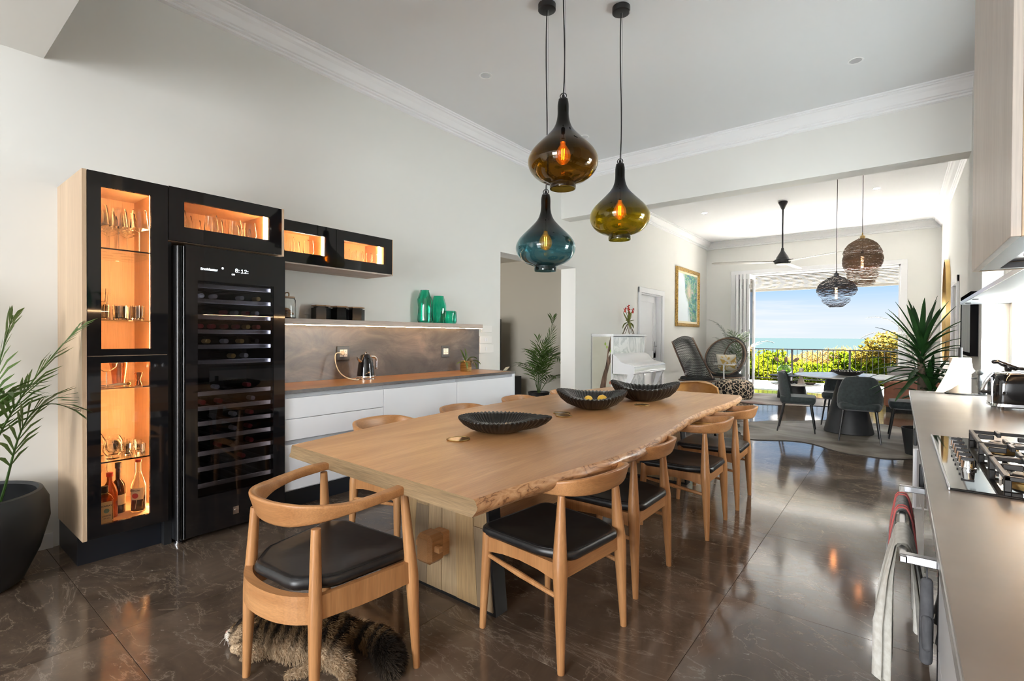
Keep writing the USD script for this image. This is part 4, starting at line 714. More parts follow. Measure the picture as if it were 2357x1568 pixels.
coaster(-1.80, 1.86, 0, 'gold-rimmed agate coaster, nearest one on the table', 1); coaster(-1.79, 2.865, 40, 'gold-rimmed agate coaster beside the bowl of lemons, nearer of two', 2); coaster(-1.86, 2.95, 90, 'gold-rimmed agate coaster beside the bowl of lemons, farther of two', 3); coaster(-1.60, 3.72, 10, 'gold-rimmed agate coaster between the two far bowls', 4)

# ------------------------------------------------------------------ smoked glass pendants over the table
def glassgrad(nm, neck, body, z0, z1):
    k = lambda f: tuple(c*f for c in body)
    M[nm] = mat(nm, {'tc': ('texture_coordinate', {}), 's': ('separate_xyz', {}), 'mr': ('map_range', {'from_min': 0., 'from_max': .5, 'clamp': True}), 'rp': ('rgb_ramp', {'ramp': [(0, k(.30)), (.08, k(.42)), (.17, k(.8)), (.26, body), (z0/.5, body), (z1/.5, neck), (1, neck)]}),
        'p': ('principled_bsdf', {'roughness': 0.0, 'ior': 1.5, 'transmission_weight': 1.0})}, [('tc.object', 's.vector'), ('s.z', 'mr.value'), ('mr.result', 'rp.fac'), ('rp.color', 'p.base_color')])
glassgrad('amber_glass', (.004, .004, .004), (.43, .265, .045), .20, .34); glassgrad('olive_glass', (.004, .004, .004), (.54, .43, .03), .19, .34); glassgrad('teal_glass', (.004, .005, .006), (.20, .40, .44), .20, .34)
M['bulb_glass'] = mat('bulb_glass', {'f': ('fresnel', {'IOR': 1.5}), 't': ('transparent_bsdf', {'color': (1, .56, .2)}), 'e': ('emission', {'color': (1, .33, .06), 'strength': .35}), 'ad': ('add_closure', {}), 'g': ('glossy_bsdf', {'color': (1, 1, 1), 'roughness': 0.}), 'm': ('mix_closure', {})}, [('f.fac', 'm.fac'), ('t.BSDF', 'ad.closure1'), ('e.emission', 'ad.closure2'), ('ad.closure', 'm.closure1'), ('g.BSDF', 'm.closure2')], surface='m.closure')  # slight emission paints scattered filament glow into the globe glass
sp = [(.082, 0), (.084, .012), (.082, .034), (.10, .042), (.15, .062), (.196, .10), (.22, .145), (.224, .175), (.215, .21), (.185, .255), (.14, .30), (.095, .345), (.062, .385), (.043, .43), (.036, .48), (.034, .55), (.031, .563)]
spz = spline([(r, 0, z) for r, z in sp[3:]], 44)[:, [0, 2]]
def pendant(x, y, zb, gm, lab, s=1.0):
    t = thing('pendant_lamp', lab, 'lamp', (x, y, zb)); H = CE-zb
    out = sp[:3]+[tuple(p) for p in spz]; inn = [(max(r-.0045, .01), z) for r, z in out[::-1]]
    sh = obj('shade', lathe(out+inn, 56, closed=True), gm, t, 50)
    obj('canopy', lathe([(0, H-.05), (.055, H-.05), (.066, H-.044), (.066, H-.004), (.06, H-.0005), (0, H-.0005)], 30), 'black_metal', t, 30)
    obj('cord', tube(spline([(0, 0, .60), (.006, .003, .60+(H-.65)*.3), (-.004, 0, .60+(H-.65)*.7), (0, 0, H-.05)], 26), .0042, 7), 'black_matte', t)
    obj('stay_wire', tube([(.012, 0, .60), (.013, 0, H-.05)], .0012, 5), 'steel', t)
    obj('ring', mv(rot(trimesh.creation.torus(.02, .0032, 28, 8), 90, (1, 0, 0.4)), (0, 0, .592)), 'black_metal', t); obj('cap', lathe([(0, .555), (.029, .555), (.030, .57), (.012, .578), (.008, .60), (0, .60)], 22), 'black_metal', t)
    obj('socket', lathe([(0, .295), (.019, .295), (.02, .36), (.006, .37), (.005, .56), (0, .56)], 18), 'brass', t)
    b_ = obj('bulb', lathe([(.016, .297), (.018, .28), (.03, .262), (.044, .24), (.0495, .215), (.046, .19), (.03, .168), (.012, .158), (.0005, .157)], 26), 'bulb_glass', t, 60)
    obj('filament', cat(*[tube([(.008*math.cos(a), .008*math.sin(a), .19), (.010*math.cos(a), .010*math.sin(a), .255)], .0018, 6) for a in np.arange(4)*pi/2]), 'filament', b_)
ZB = lambda py, d: 1.3-(py-781)*d/1143.3
pendant(-1.71, 2.71, 2.245, 'amber_glass', 'brown smoked glass pendant lamp, highest and nearest of the three over the table')
pendant(-2.10, 3.093, 1.79, 'teal_glass', 'blue-teal smoked glass pendant lamp, lowest of the three over the table')
pendant(-1.674, 3.457, 2.03, 'olive_glass', 'olive-green smoked glass pendant lamp, right-hand one of the three over the table')
# recessed downlights
def downlight(x, y, on, lab, grp, first={}):
    if on in first: return dup(first[on], (x, y, CE), 0, lab, grp)
    t = thing('downlight', lab, 'ceiling light', (x, y, CE), 0, grp); obj('bezel', lathe([(.048, -.002), (.062, -.004), (.064, 0), (.048, 0)], 28, closed=True), 'white_paint', t); obj('lens', lathe([(0, -.0015), (.047, -.0015), (.047, -.0005), (0, -.0005)], 26), 'lamp_white' if on else 'steel', t); first[on] = t; return t
for x, y, n in ((-3.13, 3.58, 'left of the pendants'), (-3.11, 5.42, 'by the far left corner'), (-.335, 5.40, 'by the far right corner')): downlight(x, y, False, f'unlit recessed downlight in the kitchen ceiling, {n}', None)
for x, y, n in ((-3.1, 10.2, 'nearer left'), (-3.08, 12.52, 'farther left'), (-.325, 10.21, 'nearer right'), (-.31, 12.56, 'farther right')): downlight(x, y, True, f'lit recessed downlight in the living room ceiling, {n} one', None)

# ------------------------------------------------------------------ big potted palm by the cabinet
leafmat('palm_leaf', [(.3, (.035, .085, .018)), (.6, (.085, .16, .03)), (.8, (.16, .24, .05))], 3., .38, .3); leafmat('palm_leaf_dark', [(.3, (.012, .03, .012)), (.7, (.035, .07, .03))], 3., .38, .2); leafmat('palm_stem', [(.3, (.16, .22, .05)), (.7, (.3, .33, .1))], 5., .5, .1)  # darker leaf copy paints fronds as silhouettes against the bright opening
def frond(path, n, L, w, seed, droop=.25, ang=50, start=.35, stem_r=.005):
    r = np.random.default_rng(seed); p = spline(path, 40); t_, N, B = frames(p); out = [tube(p, np.linspace(stem_r, stem_r*.25, 40), 6)]; V, F = [], []
    side = np.cross(t_, [0, 0, 1.]); side /= np.linalg.norm(side, axis=1)[:, None]+1e-9
    for k in range(n):
        u = start+(1-start)*k/(n-1)*.995; i = min(int(u*39), 38); l = L*(.45+.9*math.sin(pi*min(1, .18+.72*(u-start)/(1-start))))*(.85+.3*r.random())
        for s in (-1, 1):
            a = math.radians(ang*(1-.45*(u-start)/(1-start))+r.normal()*4); d = t_[i]*math.cos(a)+side[i]*s*math.sin(a); d[2] += .12; d /= np.linalg.norm(d)
            q0 = p[i]; q1 = q0+d*l*.5; q2 = q0+d*l; q2[2] -= l*droop; q1[2] -= l*droop*.2; wv = np.cross(d, np.cross(side[i]*s, t_[i])); wv /= np.linalg.norm(wv)+1e-9; wv = wv*w/2
            b = len(V); V += [q0-wv*.35, q0+wv*.35, q1-wv, q1+wv, q1*.45+q2*.55-wv*.7, q1*.45+q2*.55+wv*.7, q2]; F += [(b, b+1, b+3), (b, b+3, b+2), (b+2, b+3, b+5), (b+2, b+5, b+4), (b+4, b+5, b+6)]
    return cat(out[0], trimesh.Trimesh(V, F, process=False))
tex('pot_black', [(.3, (.010, .011, .012)), (.7, (.017, .018, .019))], 6, rough=.5)
tex('earth', [(.3, (.03, .02, .013)), (.7, (.08, .055, .035))], 30, rough=.9)
PX, PY = -3.70, .26
t = thing('potted_palm', 'large palm in a big matt black pot beside the tall oak cabinet', 'plant', (PX, PY, 0))
obj('pot', lathe([(0, 0), (.20, 0), (.23, .02), (.29, .16), (.33, .32), (.325, .42), (.30, .475), (.285, .48), (.275, .465), (.30, .40), (.30, .33), (0, .33)], 56), 'pot_black', t, 40); obj('soil', lathe([(0, .335), (.298, .335), (.298, .342), (0, .345)], 30), 'earth', t)
for k, (pth, n, L, w) in enumerate((([(.05, .02, .34), (.16, .12, .8), (.26, .26, 1.12), (.27, .40, 1.33)], 17, .20, .02), ([(.06, -.02, .34), (.22, .03, .75), (.33, .10, 1.0), (.42, .14, 1.02)], 16, .2, .02), ([(.02, .06, .34), (.10, .18, .7), (.17, .30, .93), (.2, .38, .9)], 14, .19, .02), ([(0, 0, .34), (-.05, -.1, .9), (-.1, -.2, 1.3), (-.1, -.3, 1.5)], 16, .22, .022), ([(.05, -.05, .34), (.2, -.12, .8), (.35, -.2, 1.1), (.5, -.25, 1.15)], 16, .22, .02), ([(-.04, .04, .34), (-.1, .1, .8), (-.12, .16, 1.2), (-.1, .2, 1.4)], 15, .2, .02))):
    obj('frond', frond(pth, n, L, w, k+1, .28, 46, .45, .008), 'palm_leaf', t, False)
# ------------------------------------------------------------------ kitchen counter on the right with hob, oven, hood and shelf
tex('counter_stone', [(.3, (.165, .150, .140)), (.7, (.225, .205, .19))], 3, rough=.30, detail=7., bump=.03)
wood('veneer', (.47, .40, .34), (.60, .53, .46), 2, 6., .4, .1, .5); wood('veneer_warm', (.56, .40, .26), (.68, .52, .36), 2, 6., .4, .1, .5)
pbr('hood_grey', (.12, .12, .125), .4); pbr('shelf_grey', (.16, .165, .17), .5); pbr('cast_iron', (.022, .021, .021), .42); pbr('oven_glass', (.012, .012, .014), .05)
CX = .062
t = thing('kitchen_worktop', 'long taupe stone worktop along the right-hand kitchen wall', 'worktop')
obj('slab', box(CX, -2.58, .872, WR-.001, 4.92, .90, .0015), 'counter_stone', t, False); obj('edge_trim', box(CX-.002, -2.58, .874, CX, 4.92, .898), 'steel', t, False)
units = [(-2.55, -.9), (-.9, .30), (.30, 1.735), (1.735, 2.66), (2.66, 3.75), (3.75, 4.90)]
labs = ['farthest behind the camera', 'behind the camera', 'just before the oven', '', 'between the oven and the middle unit', 'at the living room end of the counter']
for k, (a, b) in enumerate(units):
    if k == 3: continue
    t = thing('counter_unit', f'white gloss handleless counter unit {labs[k]}', 'cabinet')
    obj('carcass', box(.11, a, .12, WR-.01, b-.002, .87), 'white_lacquer', t, False); obj('grip_channel', box(.098, a, .83, .112, b-.002, .868), 'grey_channel', t, False); obj('plinth', box(.15, a, 0, WR-.01, b-.002, .12), 'steel', t, False)
    for z0, z1 in ((.125, .47), (.474, .826)): obj('drawer_front', box(.088, a+.0015, z0, .107, b-.0035, z1, .001), 'white_lacquer', t, False)
    if k == 4:
        obj('rail_handle', cat(tube([(.086, a+.28, .79), (.060, a+.28, .79), (.060, a+.28, .52), (.086, a+.28, .52)], .007, 4)), 'white_paint', t, False)
    if k in (4, 5): obj('pull', box(.070, a+.06, .66, .0875, a+.10, .76, .003), 'black_matte', t, False)
t = thing('oven', 'built-in black oven below the hob with a long steel rail handle', 'oven')
obj('body', box(.108, 1.738, .12, WR-.01, 2.657, .868), 'black_matte', t, False); obj('plinth', box(.15, 1.738, 0, WR-.01, 2.657, .12), 'steel', t, False)
dr = obj('door', box(.086, 1.742, .22, .108, 2.653, .74, .002), 'oven_glass', t, False); obj('control_panel', box(.088, 1.742, .745, .108, 2.653, .866, .002), 'steel', t, False)
obj('handle', cat(box(.004, 1.765, .672, .022, 2.63, .692, .003), box(.004, 1.775, .67, .087, 1.80, .694, .002), box(.004, 2.595, .67, .087, 2.62, .694, .002)), 'steel', dr, False)
# cloths over the oven rail
tex('towel_white', [(.35, (.68, .65, .58)), (.65, (.82, .80, .74))], 60, rough=.9, bump=.2, bdist=.002); tex('towel_grey', [(.35, (.30, .29, .28)), (.65, (.46, .45, .44))], 50, rough=.9, bump=.5, bdist=.003); pbr('towel_red', (.52, .12, .11), .9); tex('mitt', [(.3, (.07, .07, .075)), (.7, (.14, .14, .15))], 20, rough=.9)
def towel(y0, y1, zf, zb, nm, lab, m, bulk=.012, th=.0032):
    t = thing(nm, lab, 'towel'); rows = []; n = 26
    prof_ = [(-.012, zf, 1.25)]+[(-.010, zf+(.66-zf)*u, 1.25-.25*u) for u in (.2, .4, .6, .8)]+[(-.0035, .688, 1.), (.004, .6965, .97), (.013, .699, .95), (.022, .6965, .97), (.0285, .688, 1.), (.034, .66, 1.)]+[(.036, .66+(zb-.66)*u, 1+.12*u) for u in (.3, .6, 1.)]
    c = (y0+y1)/2; h = (y1-y0)/2
    for sgn in (1, -1):
        R = []
        for k, (x, z, s) in enumerate(prof_):
            down = max(0, min(1, (.69-z)/.25)); r_ = []
            for i in range(n):
                u = -1+2*i/(n-1); fold = bulk*down+.009*math.sin(u*7.5+k*.12)*down+.004*math.sin(u*17+2)*down
                r_.append((x+(-1 if x < .012 else 1)*abs(fold)*1.2*(1)+sgn*th*(-1 if x < .012 else 1)*(.25+.75*down), c+u*h*s*(1-.12*down*abs(math.sin(k))), z+.012*math.sin(u*3.1+1)*down*(k in (0, len(prof_)-1))+(.0028*sgn if .69 < z else 0)))
            R.append(r_)
        rows.append(R)
    outer, inner = rows; obj('cloth', cat(strip_mesh(outer), strip_mesh(inner, True), strip_mesh([outer[0], inner[0]], True), strip_mesh([outer[-1], inner[-1]])), m, t, True)
    return t, outer
towel(1.84, 2.06, .30, .44, 'hand_towel', 'long cream towelling cloth hanging over the oven rail', 'towel_white', .020, .011)
tw, o_ = towel(2.20, 2.47, .36, .50, 'tea_towel', 'grey tea towel with red borders hanging at the far end of the oven rail', 'towel_grey')
for i in (2, 5, 20, 23): obj('stripe', tube([(p[i][0]+(-.0018 if p[i][0] < .012 else .0018), p[i][1], p[i][2]+(.0018 if p[i][2] > .69 else 0)) for p in o_], .003, 5), 'towel_red', tw)
t = thing('oven_mitt', 'dark grey padded oven glove hanging against the oven front', 'oven glove', (.066, 1.80, .40)); obj('glove', cat(hulls and tm(hulls([((0, 0, .22), .014), ((0, .005, .1), .016), ((0, .01, 0), .015)]).refine_to_length(.02)), tm(hulls([((0, -.01, .12), .012), ((0, -.045, .06), .011)]).refine_to_length(.02))), 'mitt', t, True); obj('loop', mv(rot(trimesh.creation.torus(.012, .002, 18, 6), 90, (0, 1, 0)), (0, 0, .245)), 'mitt', t)
# hob
t = thing('gas_hob', 'black glass gas hob with cast iron grates and a row of chrome knobs', 'hob', (0, 0, .9006))
obj('glass_plate', box(.108, 1.742, 0, .62, 2.652, .006, .002), 'black_gloss', t, False); obj('front_trim', box(.104, 1.74, 0, .109, 2.654, .008, .001), 'steel', t, False)
for k in range(6):
    kb = obj('knob', lathe([(0, .006), (.020, .006), (.020, .012), (.0165, .013), (.015, .033), (.013, .035), (0, .035)], 20, (.165, 2.02+.075*k, 0)), 'chrome', t)
    obj('grip', box(.15, 2.02+.075*k-.003, .034, .18, 2.02+.075*k+.003, .042, .001), 'black_matte', kb, False)
for x, y, r in ((.29, 1.93, .05), (.50, 1.93, .038), (.395, 2.2, .062), (.29, 2.47, .038), (.50, 2.47, .05)):
    b_ = obj('burner', lathe([(0, .006), (r*1.15, .006), (r*1.15, .010), (r, .012), (r, .02), (0, .02)], 30, (x, y, 0)), 'brass', t); obj('cap', lathe([(0, .02), (r*.92, .02), (r*.95, .026), (r*.8, .03), (0, .03)], 28, (x, y, 0)), 'black_metal', b_); obj('igniter', rbar((x-r*1.3, y, .006), (x-r*1.3, y, .022), .003, .0025, 8), 'white_plastic', b_)
for y0, y1 in ((1.785, 2.075), (2.08, 2.32), (2.325, 2.615)):
    cy_ = (y0+y1)/2; bars = [box(.215, y0, .034, .575, y0+.013, .046, .002), box(.215, y1-.013, .034, .575, y1, .046, .002), box(.215, y0, .034, .228, y1, .046, .002), box(.562, y0, .034, .575, y1, .046, .002)]
    bars += [box(.215, y0, .006, .23, y0+.014, .04, .002), box(.215, y1-.014, .006, .23, y1, .04, .002), box(.56, y0, .006, .575, y0+.014, .04, .002), box(.56, y1-.014, .006, .575, y1, .04, .002)]
    bars += [box(.228, cy_-.006, .036, .27, cy_+.006, .052, .002), box(.33, cy_-.006, .036, .46, cy_+.006, .052, .002), box(.52, cy_-.006, .036, .562, cy_+.006, .052, .002)]
    for x in (.29, .50): bars += [box(x-.006, y0+.01, .036, x+.006, y0+.085, .052, .002), box(x-.006, y1-.085, .036, x+.006, y1-.01, .052, .002)]
    obj('grate', bars, 'cast_iron', t, False)
# hood
t = thing('cooker_hood', 'tall pale veneered cooker hood box over the hob with a steel underside', 'cooker hood')
obj('side_panel', box(.22, 1.78, 1.56, .24, 2.645, 3.78, .001), 'veneer', t, False); obj('front_panel', box(.2405, 1.78, 1.56, WR-.001, 1.80, 3.78, .001), 'veneer_warm', t, False); obj('front_panel', box(.2405, 2.625, 1.56, WR-.001, 2.645, 3.78, .001), 'veneer_warm', t, False)
obj('underside', mv(prism(ringframe(.2405, 1.8005, WR-.001, 2.6245, .05), .02), (0, 0, 1.562)), 'hood_grey', t, False); obj('canopy', box(.29, 1.85, 1.585, WR-.05, 2.575, 1.70), 'steel', t, False)
for y in (1.98, 2.22): obj('filter', box(.32, y-.10, 1.572, WR-.09, y+.12, 1.585, .002), 'steel', t, False)
# shelf with light strip, splashback
for a, b, lab in ((2.66, 5.495, 'grey wall shelf with a glowing strip underneath, beyond the cooker hood'), (-1.2, 1.765, 'grey wall shelf with a glowing strip underneath, on the near side of the cooker hood')):
    t = thing('kitchen_shelf', lab, 'shelf'); obj('board', box(.39, a, 1.578, WR-.0005, b, 1.604, .001), 'shelf_grey', t, False); obj('lip', box(.388, a, 1.579, .39, b, 1.603), 'steel', t, False)
    if a > 0: obj('clip', cat(box(.40, 5.2, 1.573, .43, 5.24, 1.578), box(.40, 4.72, 1.573, .43, 4.76, 1.578)), 'black_matte', t, False)
    obj('led_strip', box(.553, a+.05, 1.570, .566, b-.15 if a > 0 else b-.03, 1.5775), 'led_soft', t, False, 'warm glowing light strip')
o = obj('splashback', box(WR-.012, -1.2, .9005, WR-.0005, 4.25, 1.577), 'splash_stone', None, False); tag(o, 'mottled stone splashback above the right-hand worktop', 'splashback')
tex('marble_white', [(.3, (.62, .62, .62)), (.6, (.86, .86, .86))], 9, rough=.25, detail=8., dist=1.5)
t = thing('serving_board', 'white marbled board leaning on the shelf beyond the cooker hood', 'board', (0, 0, 0)); obj('slab', box(.52, 3.2, 1.6045, .545, 4.45, 1.80, .008), 'marble_white', t, False); obj('foot', box(.50, 3.3, 1.6045, .52, 3.36, 1.63, .002), 'black_matte', t, False)
t = thing('shelf_vase', 'tall green glass vase on the near kitchen shelf, seen mirrored in the black cabinet', 'vase', (.52, 1.50, 1.6045)); obj('vessel', facet_vase([(.001, 0), (.055, 0), (.06, .05), (.058, .18), (.03, .26), (.026, .33)], 9), 'green_glass', t, 30)
t = thing('shelf_plant', 'small plant in black pot on the near kitchen shelf, mirrored in the cabinet', 'plant', (.52, 1.655, 1.6045)); obj('pot', lathe([(0, 0), (.05, 0), (.055, .10), (.048, .10), (.046, .01), (0, .01)], 24), 'canister', t)
for k in range(6): obj('leaf', strap([(0, 0, .06), (.05*math.cos(k), .05*math.sin(k), .19), (.12*math.cos(k), .12*math.sin(k), .16)], .02), 'orchid_leaf', t)
# framed picture on the pier
t = thing('framed_picture', 'dark framed picture with a window reflection painted on its glass on the right-hand pier', 'picture', (.519, 6.13, 1.40))
tex('pale_art', [(.3, (.38, .41, .41)), (.7, (.55, .57, .56))], 3, (1, 4, .4), .55)  # pale streaks paint the bright window reflected in the picture glass
obj('frame', remap(prism(ringframe(-.44, -.25, .44, .30, .03), .05), YZ, (-.05, 0, 0)), 'charcoal_metal', t, False); obj('artwork', box(-.044, -.42, -.23, -.002, .42, .28), 'pale_art', t, False)
# kitchen roll on its stand
pbr('paper', (.74, .62, .48), .85)  # warm glow of the shelf light strip put into the paper colour
t = thing('kitchen_roll_stand', 'black kitchen roll stand with a small pulling figure on the far counter end', 'stand', (.345, 4.80, .9006))
obj('base', lathe([(0, 0), (.085, 0), (.085, .006), (.08, .008), (0, .008)], 34), 'black_matte', t); obj('rod', rbar((0, 0, .008), (0, 0, .335), .012, .012, 14), 'black_matte', t)
fg = tm(hulls([((.105, -.02, .012), .012), ((.10, -.02, .06), .011), ((.10, -.015, .10), .017), ((.10, -.015, .135), .008)])+hulls([((.125, .0, .012), .012), ((.115, -.005, .06), .011), ((.10, -.015, .075), .016)])+hulls([((.10, -.015, .122), .008), ((.07, -.01, .118), .006), ((.055, -.01, .12), .007)])+m3.Manifold.sphere(.021, 24).translate((.102, -.015, .162)))
obj('figure', fg, 'black_matte', t, True); obj('foot_plate', box(.06, -.045, 0, .145, .02, .006, .002), 'black_matte', t, False)
t = thing('kitchen_roll', 'warm-tinted paper kitchen roll with a loose sheet on the black stand', 'paper roll', (.345, 4.80, .909)); obj('roll', lathe([(.018, 0), (.058, 0), (.06, .002), (.06, .252), (.058, .254), (.018, .254)], 40, closed=True), 'paper', t, 40)
def sheet(p): q = np.array(p, float); v = np.vstack([q, q+[.0006, .0006, 0]]); n = len(q)//2; f = []
R1 = []; N_ = 14
for i in range(N_):
    u = i/(N_-1); x, y = .0605*math.cos(-1.9-.9*u*.0), -.0605
    R1.append([(.045-.17*u, -.0612-.012*u, .254-.02*u-.225*max(0, u-.55)/.45*0), (.045-.17*u, -.0612-.012*u, .125-.115*u)])
ol = [(.062, -.061, .185), (.075, -.0615, .165), (.01, -.0613, .085), (-.05, -.066, .03), (-.095, -.075, .001), (-.14, -.08, .001), (-.085, -.07, .13), (-.045, -.063, .253), (.03, -.0615, .254), (.058, -.061, .22)]
tri = trimesh.creation.triangulate_polygon(Polygon([(a, c) for a, b, c in ol]), engine='earcut'); from scipy.interpolate import NearestNDInterpolator
dep = lambda x, z: -.0615-max(0, -.04-x)*.19
vv = np.array([(a, dep(a, c), c) for a, c in tri[0]]); obj('loose_sheet', trimesh.Trimesh(np.vstack([vv, vv+[0, .0008, 0]]), np.vstack([tri[1], tri[1][:, ::-1]+len(vv)]), process=False), 'paper', t, False)
# toaster
t = thing('toaster', 'glossy black two-slot toaster with chrome trim on the right-hand worktop', 'toaster', (.545, 3.985, .9006), 8)
rr = lambda w, d, z, e=5: [(w*np.sign(math.cos(a))*abs(math.cos(a))**(2/e), d*np.sign(math.sin(a))*abs(math.sin(a))**(2/e), z) for a in np.linspace(0, 2*pi, 48, endpoint=False)]
obj('body', loft([rr(.128, .085, .03), rr(.132, .09, .045), rr(.130, .09, .14), rr(.122, .082, .185), rr(.108, .066, .203)]), 'black_gloss', t, 50); obj('chrome_base', loft([rr(.13, .088, .012), rr(.138, .096, .018), rr(.136, .094, .034), rr(.12, .08, .036)]), 'chrome', t, 50); obj('top_plate', loft([rr(.112, .07, .199), rr(.11, .068, .207), rr(.09, .05, .211)]), 'chrome', t, 50)
for y in (-.022, .022): obj('slot', box(-.075, y-.009, .205, .075, y+.009, .2125), 'dark_hole', t, False)
obj('side_trim', loft([[(-.128-dx, y, z) for y, z in ((-.035, .03), (.035, .03), (.03, .18), (-.03, .18))] for dx in (0, .008)]), 'chrome', t, False)
lv = obj('lever', cat(box(-.175, -.02, .085, -.135, .02, .10, .005)), 'black_matte', t, False); obj('lever_plate', tube(spline([(-.118, 0, .2), (-.15, 0, .15), (-.168, 0, .10)], 10), .009, 8), 'chrome', t)
for x in (-.1, .1):
    for y in (-.06, .06): obj('foot', lathe([(0, 0), (.012, 0), (.014, .013), (0, .013)], 14, (x, y, 0)), 'chrome', t)
t = thing('bird_ornament', 'small glossy black long-billed ornament standing behind the toaster', 'ornament', (.52, 4.22, .9006)); obj('figure', tm((hulls([((0, 0, .0), .02), ((0, 0, .18), .014), ((0, 0, .225), .018)])+hulls([((.03, 0, .222), .016), ((-.02, 0, .245), .016), ((-.045, 0, .26), .012), ((-.062, 0, .258), .013)])+hulls([((0, 0, .225), .012), ((.09, 0, .218), .01)])).refine_to_length(.012).trim_by_plane((0, 0, 1), 0)), 'black_gloss', t, True); obj('base', lathe([(0, 0), (.035, 0), (.03, .01), (0, .011)], 22), 'black_gloss', t)

# ------------------------------------------------------------------ hall beyond the opening
t = thing('television', 'large dark switched-off television in the hall room', 'television', (-6.95, 7.75, .5)); obj('screen', box(-.62, -.03, .08, .62, .01, 1.14, .004), 'black_gloss', t, False); obj('stand', cat(box(-.25, -.12, 0, .25, .12, .012), box(-.04, -.02, .01, .04, .02, .1)), 'black_metal', t, False)
t = thing('media_unit', 'low black television unit in the hall room', 'cabinet', (-6.85, 7.75, 0)); obj('body', box(-.85, -.25, .05, .85, .25, .5, .004), 'black_matte', t, False); obj('plinth', box(-.8, -.2, 0, .8, .2, .05), 'plinth_black', t, False)
t = thing('hall_palm', 'leafy green palm in a black pot just through the hall opening', 'plant', (-5.12, 7.35, 0))
obj('pot', lathe([(0, 0), (.15, 0), (.19, .28), (.2, .30), (.18, .30), (.165, .26), (0, .26)], 36), 'pot_black', t); obj('soil', lathe([(0, .262), (.168, .262), (.168, .27), (0, .272)], 26), 'earth', t)
for k, (px_, pz, bx, bz, n) in enumerate(((.06, 1.0, .14, 1.66, 24), (.3, .95, .62, .90, 20), (-.15, .95, -.40, 1.02, 20), (.12, .8, .30, 1.22, 18), (-.08, .7, -.18, 1.28, 18), (.35, .6, .5, .62, 15), (-.28, .72, -.60, .76, 16), (.18, .75, .42, 1.08, 15), (-.1, .6, -.3, .62, 14))):
    sy = (-1)**k*.12; obj('frond', frond([(0, 0, .26), (px_*.45, sy*.3, pz*.75), (px_, sy, pz), (bx, sy*1.8, bz)], n, .25, .018, 40+k, .25, 52, .38, .006), 'palm_leaf', t, False)
# ------------------------------------------------------------------ living room
# piano against the left wall
pbr('piano_white', (.82, .82, .83), .16, coat_weight=.4)
tex('piano_marble', [(.36, (.80, .81, .82)), (.5, (.62, .65, .66)), (.56, (.86, .87, .88))], 2.2, rough=.2, detail=7., dist=2.2); tex('piano_side', [(.3, (.48, .46, .36)), (.7, (.66, .64, .54))], 1.3, rough=.3); tex('tree_paint', [(.35, (.055, .03, .018)), (.5, (.13, .075, .045)), (.7, (.26, .16, .11))], 6, (5, 5, .7), .6)
t = thing('piano', 'white upright piano painted with a dark tree trunk on its side', 'piano', (0, 0, 0))
PX0, PX1, PY0, PY1 = WL+.015, -3.665, 7.35, 8.66
obj('case', cat(box(PX0, PY0, .02, PX1-.02, PY0+.035, 1.31), box(PX0, PY1-.035, .02, PX1, PY1, 1.31), box(PX0, PY0+.035, .02, PX0+.05, PY1-.035, 1.31), box(PX1-.05, PY0+.035, .1, PX1-.03, PY1-.035, 1.30), box(PX1-.02, PY0, .02, PX1, PY0+.035, 1.31)), 'piano_white', t, False)
obj('side_panel', box(PX0+.01, PY0-.006, .03, PX1-.03, PY0, 1.30), 'piano_side', t, False)
lid = obj('lid', cat(box(PX0-.005, PY0-.02, 1.31, PX1+.02, PY1+.02, 1.345, .006)), 'piano_white', t, False)
obj('upper_panel', box(PX1-.03, PY0+.04, 1.0, PX1-.012, PY1-.04, 1.29), 'piano_marble', t, False); obj('lower_panel', box(PX1-.03, PY0+.04, .12, PX1-.012, PY1-.04, .68), 'piano_marble', t, False); obj('pilaster', box(PX1-.012, PY1-.05, .02, PX1+.004, PY1-.035, 1.0), 'piano_white', t, False)
kp = [(PX1-.012, .70), (-3.31, .70), (-3.29, .715), (-3.285, .80), (-3.30, .835), (-3.33, .85), (-3.42, .865), (-3.50, .885), (-3.56, .93), (-3.60, .98), (PX1-.012, 1.02)]
obj('key_bed', remap(prism(kp, PY1-PY0), XZ, (0, PY1, 0)), 'piano_white', t, 30); obj('fall_moulding', cat(*[tube([(-3.285, PY0+.01, z), (-3.285, PY1-.01, z)], .006, 8) for z in (.735, .82)]), 'piano_white', t)
for y in (PY0+.06, PY1-.06): obj('leg', loft([[(x-w, y-.03, z), (x+w, y-.03, z), (x+w, y+.03, z), (x-w, y+.03, z)] for x, z, w in ((-3.36, .70, .06), (-3.40, .58, .04), (-3.46, .42, .03), (-3.50, .25, .028), (-3.47, .08, .035), (-3.44, .0, .045))]), 'piano_white', t, 40)
tr = [(.20, .0), (.17, .22), (.18, .45), (.22, .62), (.28, .80), (.30, .92), (.315, 1.06), (.345, 1.2), (.365, 1.28), (.365, 1.06), (.325, .99), (.33, .93), (.365, 1.0), (.365, .86), (.335, .76), (.30, .62), (.285, .45), (.295, .22), (.31, .0)]
obj('painted_tree', remap(prism([(x+PX0-.02, z+.03) for x, z in tr], .002), XZ, (0, PY0-.0061, 0)), 'tree_paint', t, False)
pbr('paint_green', (.35, .48, .10), .5); pbr('paint_red', (.45, .12, .07), .5)
for x, z, m in ((.25, 1.18, 'paint_green'), (.34, 1.07, 'paint_green'), (.28, 1.13, 'paint_green'), (.34, .55, 'paint_red')): obj('painted_leaf', remap(prism([(PX0+x-.02, z), (PX0+x, z-.03), (PX0+x+.02, z), (PX0+x, z+.035)], .002), XZ, (0, PY0-.0061, 0)), m, t, False)
